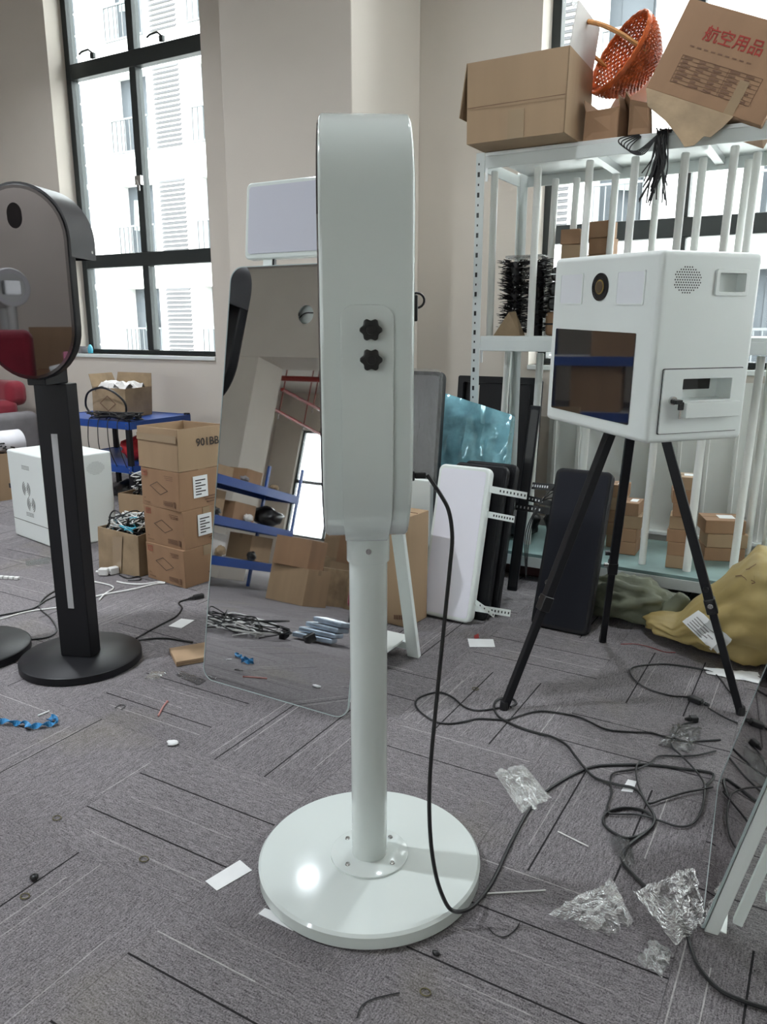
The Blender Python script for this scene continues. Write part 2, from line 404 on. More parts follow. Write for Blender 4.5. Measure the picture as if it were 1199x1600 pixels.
structure(MB().b2((XL - .25, YB - .25, ZC), (XR + .25, YW + .26, ZC + .15)).build('ceiling', M_CEIL))
structure(MB().b2((XL, -4.6, 3.12), (XR, -4.0, ZC)).build('trim_1', M_WALL))          # ceiling beam
structure(MB().b2((-9.2, -4.6, 0), (-7.05, -4.02, 3.12)).build('wall_pillar', M_WALL))
structure(MB().b2((-4.35, -4.55, 0), (-1.2, -4.05, 3.12)).build('wall_partition', M_WALL))
bb = MB()
for a, b_ in ((XL, -3.431), (-2.505, XR)): bb.b2((a, YW - .012, 0), (b_, YW, .085))
structure(bb.build('baseboard_back', M_WHITE2, bevel=.003))
structure(MB().b2((-2.505, 3.99, 0), (-2.495, YW - .012, .085)).build('baseboard_column', M_WHITE2))

# --- windows in the back wall (dark aluminium, transom at 1.84 and 3.38)
def window(name, x0, x1, z0, z1, mulls, label, sashes=()):
    y = 5.0
    rt = thing(name, label, None, ((x0 + x1) / 2, y, z0)); rt['kind'] = 'structure'
    cx = (x0 + x1) / 2
    def bar(a, b_, nm='window_frame', mt=M_FRAME): return MB().b2((a[0] - cx, a[1] - y, a[2] - z0), (b_[0] - cx, b_[1] - y, b_[2] - z0)).build(nm, mt, rt, bevel=.006)
    t = .055
    bar((x0 - .03, y - .03, z0), (x0 + t, y + .05, z1)); bar((x1 - t, y - .03, z0), (x1 + .03, y + .05, z1))
    bar((x0 + t, y - .03, z0), (x1 - t, y + .05, z0 + .035)); bar((x0 + t, y - .03, z1 - t), (x1 - t, y + .05, z1))
    rails = [(1.785, 1.895), (3.31, 3.43)]
    for a, b_ in rails: bar((x0 + t, y - .032, a), (x1 - t, y + .052, b_), 'rail')
    ms = mulls
    zz = [(z0 + .035, rails[0][0]), (rails[0][1], rails[1][0]), (rails[1][1], z1 - t)]
    edges = [x0 + t] + [m for m in ms] + [x1 - t]
    for m in ms:
        for (a, b_) in zz: bar((m - .035, y - .03, a), (m + .035, y + .05, b_), 'mullion')
    for (a, b_) in zz:
        for k in range(len(edges) - 1):
            bar((edges[k] + (.035 if k else 0), y + .008, a), (edges[k + 1] - (.035 if k < len(edges) - 2 else 0), y + .014, b_), 'pane', M_GLASS)
    # catch handles on the upper opening sashes
    for hx in [(edges[k] + edges[k + 1]) / 2 - .06 for k in range(len(edges) - 1)]:
        h = MB().b2((hx - .02 - cx, -.055, 3.43 - z0), (hx + .02 - cx, -.03, 3.47 - z0)).tube([(hx - cx, -.05, 3.47 - z0), (hx - .03 - cx, -.06, 3.495 - z0), (hx - .11 - cx, -.06, 3.49 - z0), (hx - .14 - cx, -.06, 3.475 - z0)], .008)
        h.build('sash_handle', M_FRAME, rt, smooth=True)
    if len(ms): MB().b2((ms[0] - .02 - cx, -.06, 2.42 - z0), (ms[0] + .045 - cx, -.03, 2.49 - z0)).tube([(ms[0] - cx, -.055, 2.46 - z0), (ms[0] + .03 - cx, -.065, 2.41 - z0), (ms[0] + .03 - cx, -.065, 2.37 - z0)], .007).build('latch', M_CHROME, rt)
    MB().b2((x0 - cx, 4.78 - y, -.03), (x1 - cx, 4.97 - y, .0)).build('sill', M_WHITE2, rt, bevel=.004)
    return rt
window('window_1', -5.98, -4.31, 1.05, 4.2, [-5.2], 'dark aluminium framed window over the white sill behind the cartons')
window('window_2', -1.715, 1.6, 1.05, 4.2, [-.895, .35], 'dark aluminium framed window behind the metal rack')
window('window_3', -9.4, -7.4, 1.05, 4.2, [-8.4], 'dark aluminium framed window added out of view beyond the red seat for daylight')  # unseen opening, added to let more daylight onto the left floor
for k, (a, b_) in enumerate(FW):
    rt = thing('window_%d' % (k + 4), 'bright window on the far side of the hall', None, ((a + b_) / 2, YB - .12, .9)); rt['kind'] = 'structure'
    hw = (b_ - a) / 2
    for (p, q) in (((-hw, -.04, 0), (-hw + .06, .04, 2.6)), ((hw - .06, -.04, 0), (hw, .04, 2.6)), ((-.04, -.04, .06), (.04, .04, 2.54)), ((-hw + .06, -.04, 0), (hw - .06, .04, .06)), ((-hw + .06, -.04, 2.54), (hw - .06, .04, 2.6)), ((-hw + .06, -.041, 1.3), (hw - .06, .041, 1.38))):
        MB().b2(p, q).build('window_frame', M_FRAME, rt)
    for sx in (-1, 1): MB().b2((sx * .04, .0, .06), (sx * (hw - .06), .006, 2.54)).build('pane', M_GLASS, rt)

for k, (a, b_) in enumerate(RWIN):
    rt = thing('window_%d' % (k + 9), 'bright window in the wall to the right of the photo', None, (XR + .12, (a + b_) / 2, 1.05)); rt['kind'] = 'structure'
    hw = (b_ - a) / 2; H3 = 3.15
    for (p, q) in (((-.04, -hw, 0), (.04, -hw + .06, H3)), ((-.04, hw - .06, 0), (.04, hw, H3)), ((-.04, -.04, .06), (.04, .04, H3 - .06)), ((-.04, -hw + .06, 0), (.04, hw - .06, .06)), ((-.04, -hw + .06, H3 - .06), (.04, hw - .06, H3)), ((-.041, -hw + .06, .735), (.041, hw - .06, .845))):
        MB().b2(p, q).build('window_frame', M_FRAME, rt)
    for sx in (-1, 1): MB().b2((.0, sx * .04, .06), (.006, sx * (hw - .06), H3 - .06)).build('pane', M_GLASS, rt)

# --- the white apartment block across the street
FY = 17.0
structure(MB().b2((-70, -70, -8.3), (70, 70, -8)).build('ground', pm('street_concrete', (.30, .30, .29), .9, var=.1, vscale=.5)))
bld = thing('apartment_building', 'sunlit white apartment block with louvre panels and balconies outside the windows', 'building', (-11, FY, -8))
def fx(x): return x * FY / 12 + 11           # facade measures to building space
def fz(z): return CAMH + (z - CAMH) * FY / 12 + 8
storeys = [6.07, 4.07, 2.05, .03, -1.97]
w = MB(); openings = []
cols = [(-13.2, -12.2), (-11.05, -10.0), (-8.2, -7.2), (-5.6, -4.6), (-3.4, -2.7), (-1.2, -.3), (.8, 1.8)]
xs = fx(-20)
for (a, b_) in cols:
    w.b2((xs, 0, 0), (fx(a), .12, 19)); xs = fx(b_)
w.b2((xs, 0, 0), (fx(6), .12, 19))
for (a, b_) in cols:
    zp = 19.0
    for s in [8.09] + storeys:
        zt, zb = fz(s), fz(s - 1.42)
        w.b2((fx(a), 0, zt), (fx(b_), .12, zp)); zp = zb
        openings.append((a, b_, zt, zb))
    w.b2((fx(a), 0, 0), (fx(b_), .12, zp))
w.build('wall', M_FAC, bld)
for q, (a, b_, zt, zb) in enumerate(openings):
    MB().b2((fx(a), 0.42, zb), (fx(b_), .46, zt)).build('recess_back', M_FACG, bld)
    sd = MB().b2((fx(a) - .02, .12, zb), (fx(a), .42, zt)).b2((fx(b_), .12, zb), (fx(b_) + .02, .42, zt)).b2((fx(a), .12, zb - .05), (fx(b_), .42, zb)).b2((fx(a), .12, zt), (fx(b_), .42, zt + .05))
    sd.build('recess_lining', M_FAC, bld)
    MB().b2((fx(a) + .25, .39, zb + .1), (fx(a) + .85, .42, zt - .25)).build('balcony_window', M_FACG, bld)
    rl = MB().b2((fx(a), -.05, zb + .85), (fx(b_), 0, zb + .9)).b2((fx(a), -.05, zb), (fx(b_), 0, zb + .05))
    for k in range(9):
        x = fx(a) + (fx(b_) - fx(a)) * k / 8; rl.b2((x - .012, -.04, zb), (x + .012, -.01, zb + .88))
    rl.build('railing', M_RAIL, bld)
    if q % 3 != 1:
        lx = fx(a) + .45 + .2 * (q % 2)
        MB().add([(lx, .2, zt - .4), (lx + .22, .22, zt - .42), (lx + .3, .2, zb + .75), (lx - .1, .23, zb + .8)], [(0, 1, 2, 3)]).build('laundry', M_LAUN, bld, solid=.02)
for (a, b_) in ((-12.0, -11.3), (-9.2, -8.5), (-4.3, -3.75), (-.1, .5)):
    for s in [8.09] + storeys:
        zt, zb = fz(s), fz(s - 1.45)
        MB().b2((fx(a), -.02, zb), (fx(b_), 0, zt)).build('louvre_panel', M_FAC, bld)
        lv = MB(); n = 17
        for k in range(n):
            z = zb + (zt - zb) * (k + .5) / n
            lv.box(((fx(a) + fx(b_)) / 2, -.05, z), (fx(b_) - fx(a) - .06, .012, (zt - zb) / n * .75), Euler((R(-40), 0, 0)).to_matrix())
        lv.build('louvre_slats', M_LOUV, bld)
for s in storeys + [8.09]:
    for k in range(5):
        MB().b2((fx(-14.35 + .05 * (k % 2)), -.25, fz(s) - .55 * k), (fx(-14.05), 0, fz(s) - .55 * k - .5)).build('corner_stone', M_FACG, bld, bevel=.02)

# --- ceiling lamps (round LED downlights) and red pipes
def ceiling_lamp(x, y, z, power, label, drop=0.0):
    t = thing('ceiling_lamp', label, 'lamp', (x, y, z), group='ceiling lamps')
    MB().lathe([(0, 0), (.11, 0), (.12, -.02), (.115, -.07), (.10, -.07), (.095, -.03), (0, -.03)], 32).build('housing', M_WHITE2, t, smooth=True)
    MB().lathe([(0, -.032), (.094, -.032)], 32).build('diffuser', emit('lamp_glow', (.86, .93, 1.0), 22), t)
    if drop: MB().cyl((0, 0, 0), (0, 0, drop), .008).build('suspension_rod', M_STEEL, t)
    ld = bpy.data.lights.new('downlight', 'AREA'); ld.shape = 'DISK'; ld.size = .17; ld.energy = power; ld.color = (.90, .95, 1.0); ld.spread = R(135)
    lo = bpy.data.objects.new('downlight', ld); COL.objects.link(lo); lo.parent = t; lo.location = (0, 0, -.075)
ceiling_lamp(-3.55, .56, 4.33, LAMP_W, 'round ceiling downlight whose glare shows on the white stand base', .07)
ceiling_lamp(-8.8, -8.3, 3.45, LAMP_W * .5, 'small bright pendant lamp seen in the tall mirror under the red pipes', .95)
ceiling_lamp(-3.55, -3.2, 4.33, LAMP_W * .6, 'round ceiling downlight before the ceiling beam', .07)
ceiling_lamp(-7.6, .56, 4.33, LAMP_W * .6, 'round ceiling downlight above the tall blue rack', .07)
ceiling_lamp(-1.0, 2.9, 4.33, LAMP_W * .27, 'round ceiling downlight added as fill over the metal rack', .07)  # unseen fill lamp, added to brighten the wall, tubes and sack here
ceiling_lamp(-5.1, 2.9, 4.33, LAMP_W * .45, 'round ceiling downlight added as fill over the low blue rack', .07)  # added fill lamp, out of view, lifting the left wall and carpet
for nm, pts, lab in (('sprinkler_pipe', [(XL + .3, -6.3, 3.46), (-2, -6.3, 3.46)], 'red sprinkler pipe crossing the mirror image below the beam'), ('sprinkler_pipe', [(-8.45, -6.45, 3.30), (-8.75, -10.9, 3.30)], 'red sprinkler pipe slanting down in the mirror image'), ('sprinkler_pipe', [(-9.1, -6.45, 3.14), (-9.85, -10.9, 3.14)], 'lowest red sprinkler pipe in the mirror image')):
    t = thing(nm, lab, 'pipe', pts[0], group='red sprinkler pipes'); d = Vector(pts[1]) - Vector(pts[0])
    MB().cyl((0, 0, 0), d, .045 if abs(d.x) > 3 else .032, n=12).build('pipe', M_REDP, t, smooth=True)
    for k in range(1, 4):
        p = d * (k / 4); MB().cyl(p, (p.x, p.y, ZC - pts[0][2]), .012, n=8).build('hanger', M_REDP, t)
        MB().lathe([(.0, -.13), (.02, -.12), (.012, -.08), (.012, -.03)], 10, p).build('sprinkler_head', M_CHROME, t)

# ================================================================== THE WHITE STAND IN FRONT
st = thing('photo_booth_stand', 'glossy white photo booth stand seen edge-on, in the foreground on a round base', 'photo booth', (-.858, 1.418, 0), R(32.6))
MB().lathe([(0, 0), (.262, 0), (.268, .004), (.268, .031), (.262, .037), (0, .037)], 96).build('base', M_WHITE, st, smooth=True)
fg = MB().lathe([(0, .037), (.094, .037), (.094, .042), (.092, .0435), (0, .0435)], 64).build('flange', M_WHITE, st, smooth=True)
for sx in (-1, 1):
    for sy in (-1, 1):
        s = MB().lathe([(0, .048), (.005, .047), (.0065, .044), (.0065, .043)], 12, (sx * .053, sy * .048, 0)).build('screw', M_CHROME, fg, smooth=True)
MB().cyl((0, 0, .043), (0, 0, .80), .0425, n=48).build('pole', M_WHITE, st, smooth=True)
sl = MB().lathe([(.0428, .783), (.047, .783), (.0475, .786), (.0475, .842), (.044, .856), (0, .856)], 48).build('sleeve', M_WHITE, st, smooth=True)
MB().cyl((0, -.047, .815), (0, -.0515, .815), .0062, n=16).build('bolt', M_CHROME, sl, smooth=True)
# head: a rounded-end slab seen on its narrow side
HT, HR, HZ0, HZ1 = .171, .205, .846, 1.683
hd = MB().prism(stadium(HR, HZ0, HZ1, 22), -HT / 2, HT / 2, M_YZ).build('head_shell', M_WHITE, st, bevel=.007, seg=3)
MB().prism(stadium(HR - .012, HZ0 + .012, HZ1 - .012, 20), -HT / 2 - .003, -HT / 2 + .003, M_YZ).build('mirror_face', M_MIRRORB, st)
MB().prism(stadium(HR - .02, HZ0 + .02, HZ1 - .02, 20), HT / 2 - .002, HT / 2 + .002, M_YZ).build('rear_panel', M_WHITE2, st)
# strap bracket following the near edge down under the head
prof = []; hw = .0475; rr_ = .026
for i in range(8):
    a = R(90 - 90 * i / 7); prof.append((-HR, 1.297 + rr_ * math.sin(a), hw - rr_ + rr_ * math.cos(a)))
for i in range(1, 6): prof.append((-HR, 1.297 - (1.297 - (HZ0 + HR)) * i / 5, hw))
for i in range(1, 15):
    a = R(180 + 90 * i / 14); z = HZ0 + HR + HR * math.sin(a); prof.append((HR * math.cos(a), z, hw * (1.0 if z > .93 else .90 + .10 * (z - HZ0) / (.93 - HZ0))))
n = len(prof); vs = []; fs = []
for (y, z, w_) in prof:
    ny, nz = (-1, 0) if z > HZ0 + HR else (y / HR, (z - HZ0 - HR) / HR)
    for off in (.0015, .0130):
        for sx in (-1, 1): vs.append((sx * w_, y + ny * off, z + nz * off))
for i in range(n - 1):
    a, b_ = i * 4, i * 4 + 4
    fs += [(a, a + 1, b_ + 1, b_), (a + 2, b_ + 2, b_ + 3, a + 3), (a, b_, b_ + 2, a + 2), (a + 1, a + 3, b_ + 3, b_ + 1)]
fs += [(0, 2, 3, 1), tuple((n - 1) * 4 + k for k in (0, 1, 3, 2))]
MB().add(vs, fs).build('bracket', M_WHITE, st, bevel=.0018)
def star_knob(parent, c, mat=M_KNOB, r=.0185):
    o = [((r * (1 + .13 * math.cos(6 * a))) * math.cos(a), (r * (1 + .13 * math.cos(6 * a))) * math.sin(a)) for a in [2 * math.pi * i / 48 for i in range(48)]]
    o = [(c[0] + x, c[2] + z) for x, z in o]
    k = MB().prism(o, c[1] - .024, c[1] - .006, M_XZ).build('knob', mat, parent, bevel=.003)
    MB().cyl((c[0], c[1] - .006, c[2]), (c[0], c[1], c[2]), .009).build('knob_stem', mat, k, smooth=True)
    MB().lathe([(0, 0), (.008, 0), (.0085, .002)], 16).build('knob_cap', mat, k).matrix_local = Matrix.Translation((c[0], c[1] - .0262, c[2])) @ Euler((R(-90), 0, 0)).to_matrix().to_4x4()
star_knob(st, (.006, -HR - .0120, 1.279)); star_knob(st, (.0065, -HR - .0120, 1.2265))
# black clip with a ring on the rear side, and the power inlet
cl = MB().b2((HT / 2, -.01, 1.295), (HT / 2 + .024, .015, 1.348)).build('clip', M_BLACKP, st, bevel=.003)
MB().tube([(HT / 2 + .022 + .016 * math.cos(R(a)), .003, 1.337 + .015 * math.sin(R(a))) for a in range(-110, 111, 20)], .0025).build('clip_ring', M_BLACKP, cl, smooth=True)
MB().cyl((HT / 2 + .005, .003, 1.30), (HT / 2 + .001, .003, 1.26), .004, .001, n=8).build('clip_pin', M_BLACKP, cl)
pl0 = MB().b2((HT / 2, -.02, .962), (HT / 2 + .02, .01, .984)).b2((HT / 2 + .02, -.014, .966), (HT / 2 + .045, .004, .980)).build('power_plug', M_RUB, st, bevel=.003)

for ch in st.children:
    if ch.name.split('.')[0] in ('head_shell', 'mirror_face', 'rear_panel', 'bracket', 'knob', 'clip', 'power_plug'): ch.location.x = -.005
# cable from the plug down over the base and away over the floor
def cable(name, pts, r, label, mat=M_RUB, k=6, group=None, cat='cable', n=6):
    o = MB().tube(catmull(pts, k), r, n).build(name, mat, None, smooth=True)
    return tag(o, label, cat, group)
def c6(x, y): return (760 + x / 2.731, 980 + y / 2.731)
def c7(x, y): return (740 + x / 2.612, 1250 + y / 2.612)
def cz(x, y): return (640 + x / 4.612, 980 + y / 4.612)
def c4(x, y): return (x / 3.0, 850 + y / 3.0)
ML = Matrix.Translation((-.858, 1.418, 0)) @ Euler((0, 0, R(32.6))).to_matrix().to_4x4()
p0 = ML @ Vector((HT / 2 + .043, -.005, .973))
d0 = depth(p0); d1 = depth(onz(712, 1424, .042))
hang = [(690, 775), (702, 800), (707, 840), (703, 890), (696, 960), (688, 1040), (680, 1120), (673, 1200), (671, 1260), (674, 1320), (682, 1370), (694, 1405)]
pts = [p0] + [atd(x, y, d0 + (d1 - d0) * ((y - 772) / (1424 - 772)) ** 1.0) for x, y in hang] + [onz(706, 1422, .043), onz(724, 1424, .041), onz(742, 1414, .03)]
pts += [onz(*q, .006) for q in [(762, 1390)]] + [onz(*q, .0045) for q in [(778, 1362), (790, 1335), (805, 1305)] + [c6(190, 770), c6(270, 690), c6(380, 625), c6(460, 595), c6(560, 588), c6(700, 588), c6(850, 605), c6(970, 628)]]
pts += [Vector((-.20, 2.17, .0045))]
cable('power_cable', pts, .0045, 'black power cable hanging from the white stand and trailing to the right')

# ================================================================== TALL LEANING MIRROR BOOTH
MA = R(10); mw, mlen = .645, 1.515
mb = thing('mirror_booth', 'tall silver mirror photo booth leaning back behind the white stand', 'mirror', (-1.6185, 2.003, 0), rot=(-MA, 0, 0))
ML2 = M_XZ
ring_o = rrect(mw, mlen, .05, 8, 0, mlen / 2); ring_i = rrect(mw - .006, mlen - .006, .048, 8, 0, mlen / 2)
# glass with a real lens hole: strip between outline and hole
hx, hz, hr = .022, 1.345, .0315
dense = []
for k in range(len(ring_i)):
    a, b_ = Vector(ring_i[k]), Vector(ring_i[(k + 1) % len(ring_i)]); nn = max(1, int((b_ - a).length / .012))
    dense += [tuple(a.lerp(b_, q / nn)) for q in range(nn)]
ring_g = dense
hole = []
for (x, z) in ring_g:
    a = math.atan2(z - hz, x - hx); hole.append((hx + hr * math.cos(a), hz + hr * math.sin(a)))
MB().ring(ring_g, hole, 0, .006, ML2).build('mirror_glass', M_MIRROR, mb)
MB().ring(ring_o, ring_i, -.0015, .007, ML2).build('glass_edge', M_EDGE, mb)
# housing behind with an open lens bay
hs = MB().ring(rrect(mw - .05, mlen - .05, .04, 8, 0, mlen / 2), rrect(mw - .07, mlen - .07, .03, 8, 0, mlen / 2), .007, .07, ML2); hs.build('housing', M_WHITE2, mb)
MB().prism(rrect(mw - .07, mlen - .07, .03, 8, 0, mlen / 2), .066, .07, ML2).build('rear_cover', M_WHITE2, mb)
MB().prism(circ(.05, 24, hx, hz), .030, .033, ML2).build('lens_backing', M_WHITE2, mb)
MB().tube(catmull([(hx - .045, .02, hz - .012), (hx - .015, .014, hz + .006), (hx + .02, .014, hz + .008), (hx + .045, .02, hz + .008)], 5), .0022).build('lens_cable', M_RUB, mb, smooth=True)
MB().b2((-.05, .066, 1.2), (.05, .09, 1.3)).build('rear_hinge', M_WHITE2, mb)
# white strut frame behind: a leg, foot bars and a base tray
inv = mb.matrix_basis.inverted() if False else (Matrix.Translation((-1.6185, 2.003, 0)) @ Euler((-MA, 0, 0)).to_matrix().to_4x4()).inverted()
def leg_world(a, b_, w_, d_):
    a, b_ = Vector(a), Vector(b_); up = (b_ - a).normalized(); x = Vector((1, 0, 0)); y = up.cross(x).normalized(); x = y.cross(up)
    P = [inv @ (p + x * (sx * w_ / 2) + y * (sy * d_ / 2)) for p in (a, b_) for sx, sy in ((-1, -1), (1, -1), (1, 1), (-1, 1))]
    return MB().hexa(P)
leg_world((-1.345, 2.575, .002), (-1.365, 2.33, 1.10), .052, .022).build('strut', M_WHITE2, mb, bevel=.003)
leg_world((-1.89, 2.575, .002), (-1.87, 2.33, 1.10), .052, .022).build('strut', M_WHITE2, mb, bevel=.003)
fbm = MB(); P = [inv @ Vector(p) for p in ((-1.87, 2.56, .03), (-1.37, 2.56, .03), (-1.37, 2.59, .03), (-1.87, 2.59, .03), (-1.87, 2.56, .06), (-1.37, 2.56, .06), (-1.37, 2.59, .06), (-1.87, 2.59, .06))]
fbm.hexa(P).build('cross_bar', M_WHITE2, mb, bevel=.002)
P = [inv @ Vector(p) for z in (.058, .066) for p in ((-1.86, 2.13, z), (-1.39, 2.13, z), (-1.39, 2.62, z), (-1.86, 2.62, z))]
MB().hexa(P).build('base_tray', M_WHITE2, mb, bevel=.001)
# light panel clipped on top
lp = thing('light_panel', 'white framed light panel standing on top of the tall mirror', 'light panel', (-1.6185, 2.283, 1.513), rot=(R(-6), 0, 0))
lw_, lh_ = .56, .262
lp.location.y = 2.29
MB().prism(rrect(lw_, lh_, .02, 5, 0, lh_ / 2 + .004), 0, .035, M_XZ).build('frame', M_WHITE, lp, bevel=.006, seg=3)
MB().prism(rrect(lw_ - .03, lh_ - .034, .012, 4, 0, lh_ / 2 + .006), -.002, .002, M_XZ).build('diffuser', M_LED, lp)
for sx in (-.18, .18):
    MB().b2((sx - .02, .006, -.03), (sx + .02, .026, .008)).build('clip_block', M_WHITE2, lp); MB().b2((sx + .02, .008, -.03), (sx + .028, .02, .003)).build('clip_lever', M_BLACKP, lp)

# ================================================================== TRIPOD PHOTO BOOTH (right)
TBM = Euler((0, 0, R(-40.4))).to_matrix() @ Euler((R(.15), 0, 0)).to_matrix() @ Euler((0, R(1.72), 0)).to_matrix()
bw, bd, bh = .545, .348, .532
tb = thing('tripod_photo_booth', 'white box photo booth with dark touch screen on a black tripod', 'photo booth', (-.55, 2.6, 1.23), rot=TBM.to_euler())
def fp_(x, z): return (x, -bd / 2, z)
hb = MB().box((0, 0, 0), (bw, bd, bh)).build('housing', M_WHITE2, tb, bevel=.016, seg=4)
for lo, hi in (((bw / 2 - .055, -.0675, -.144), (bw / 2 + .01, .1075, -.082)), ((bw / 2 - .03, .022, .158), (bw / 2 + .01, .114, .208))):
    cut = MB().b2(lo, hi).build('cut', None, tb); md = hb.modifiers.new('cut', 'BOOLEAN'); md.object = cut; md.solver = 'EXACT'
    bpy.context.view_layer.update(); dg = bpy.context.evaluated_depsgraph_get(); me = bpy.data.meshes.new_from_object(hb.evaluated_get(dg))
    hb.modifiers.clear(); hb.data = me; bpy.data.objects.remove(cut)
sx0, sx1, sz0, sz1 = -.235, .19, -.222, .042
scn = MB().prism(rrect(sx1 - sx0, sz1 - sz0, .004, 2, (sx0 + sx1) / 2, (sz0 + sz1) / 2), -bd / 2 - .0025, -bd / 2 + .001, M_XZ).build('touch_screen', M_SCREEN, tb)
for cx_ in (-.16, .145):
    f = MB().ring(rrect(.13, .096, .006, 3, cx_, .168), rrect(.122, .088, .005, 3, cx_, .168), -bd / 2 - .003, -bd / 2 + .001, M_XZ).build('flash_frame', M_WHITE2, tb)
    MB().prism(rrect(.122, .088, .005, 3, cx_, .168), -bd / 2 - .002, -bd / 2 + .001, M_XZ).build('flash_diffuser', M_LEDR, f)
lz, lx = .172, -.002
le = MB().lathe([(.036, 0), (.041, 0), (.041, .004), (.036, .004)], 32).build('lens_ring', M_BLACKP, tb)
le.matrix_local = Matrix.Translation((lx, -bd / 2, lz)) @ Euler((R(90), 0, 0)).to_matrix().to_4x4()
for nm, r_, dz, mt in (('lens_bay', .0365, .0025, M_BLACKP), ('lens_barrel', .026, .004, M_BLACKP), ('lens_glass', .018, .0052, M_SCREEN)):
    MB().lathe([(0, dz), (r_, dz), (r_, 0)], 28).build(nm, mt, le, smooth=False)
MB().lathe([(.018, .0055), (.022, .0045)], 28).build('lens_gold_ring', pm('brass_ring', (.5, .36, .12), .3, 1), le)
# right face details (local +X): speaker dots, recessed grip, printer door with slot and lock
X_ = bw / 2
dots = MB()
for i in range(-5, 6):
    for j in range(-5, 6):
        yy, zz = i * .0082 + (.0041 if j % 2 else 0), j * .0068
        if (yy / .046) ** 2 + (zz / .036) ** 2 < 1: dots.cyl((X_ + .0002, -.085 + yy, .188 + zz), (X_ + .0007, -.085 + yy, .188 + zz), .0022, n=6)
dots.build('speaker_grille', M_BLACKP, tb)
gp = MB().ring(rrect(.115, .072, .006, 3, .068, .183), rrect(.092, .05, .004, 3, .068, .183), X_ - .001, X_ + .006, M_YZ).build('grip_frame', M_WHITE2, tb, bevel=.002)
dy0, dy1, dz0, dz1 = -.135, .146, -.237, -.055
dr = MB().ring(rrect(dy1 - dy0, dz1 - dz0, .004, 4, (dy0 + dy1) / 2, (dz0 + dz1) / 2), rrect(.175, .062, .003, 4, .02, -.113), X_ - .002, X_ + .006, M_YZ).build('printer_door', M_WHITE2, tb)
MB().ring(rrect(dy1 - dy0 + .005, dz1 - dz0 + .005, .004, 2, (dy0 + dy1) / 2, (dz0 + dz1) / 2), rrect(dy1 - dy0, dz1 - dz0, .004, 2, (dy0 + dy1) / 2, (dz0 + dz1) / 2), X_ - .002, X_ + .0012, M_YZ).build('door_gap', M_BLACKP, dr)
MB().prism(rrect(.135, .034, .002, 2, .012, -.102), X_ - .0545, X_ - .052, M_YZ).build('print_slot', M_BLACKP, dr)
MB().b2((X_ + .006, -.066, -.192), (X_ + .030, .128, -.148)).build('print_tray', M_WHITE2, dr, bevel=.002)
lk = MB().cyl((X_ + .006, -.10, -.142), (X_ + .014, -.10, -.142), .012, n=20).build('lock', M_CHROME, dr, smooth=True)
MB().b2((X_ + .014, -.108, -.15), (X_ + .034, -.084, -.138)).b2((X_ + .02, -.09, -.168), (X_ + .026, -.072, -.145)).build('key', M_BLACKP, lk, bevel=.002)
MB().b2((X_ + .022, -.086, -.192), (X_ + .025, -.079, -.168)).build('spare_key', M_CHROME, lk)
# tripod
TBW = Matrix.Translation((-.55, 2.6, 1.23)) @ TBM.to_4x4(); TBI = TBW.inverted()
apex = Vector((-.565, 2.655, 1.21))
MB().cyl(TBI @ Vector((-.565, 2.655, .972)), TBI @ Vector((-.565, 2.655, .94)), .06, n=24).build('tripod_hub', M_BLACK, tb, smooth=True)
for foot in (onz(788, 1108), onz(942, 1003), onz(1157, 1116)):
    foot = Vector((foot.x, foot.y, 0)); d = (apex - foot)
    a = foot + Vector((0, 0, .006)); mid = foot + d * .30; top = foot + d * (.955 / 1.21)
    def bar(p, q, w_):
        z = (q - p).normalized(); x = z.cross(Vector((0, 0, 1))).normalized(); y = z.cross(x)
        return [TBI @ (c + x * (sx * w_ / 2) + y * (sy * w_ / 2)) for c in (p, q) for sx, sy in ((-1, -1), (1, -1), (1, 1), (-1, 1))]
    lg = MB().hexa(bar(mid, top, .031)).build('leg', M_BLACK, tb, bevel=.004)
    MB().hexa(bar(a, mid, .025)).build('leg_extension', M_BLACK, lg, bevel=.003)
    MB().hexa(bar(mid - d * .012, mid + d * .03, .037)).build('leg_clamp', M_BLACKP, lg, bevel=.004)
    z = d.normalized(); x = z.cross(Vector((0, 0, 1))).normalized()
    if x.dot(_rt) > 0: x = -x
    for tt in (.315, .36):
        p = foot + d * tt; MB().cyl(TBI @ (p + x * .015), TBI @ (p + x * .034), .009, n=12).build('clamp_screw', M_CHROME if tt < .33 else M_BLACKP, lg)
    MB().lathe([(0, 0), (.015, 0), (.016, .01), (.014, .03), (0, .03)], 14).build('rubber_foot', M_RUB, lg).matrix_local = TBI @ Matrix.Translation(foot)

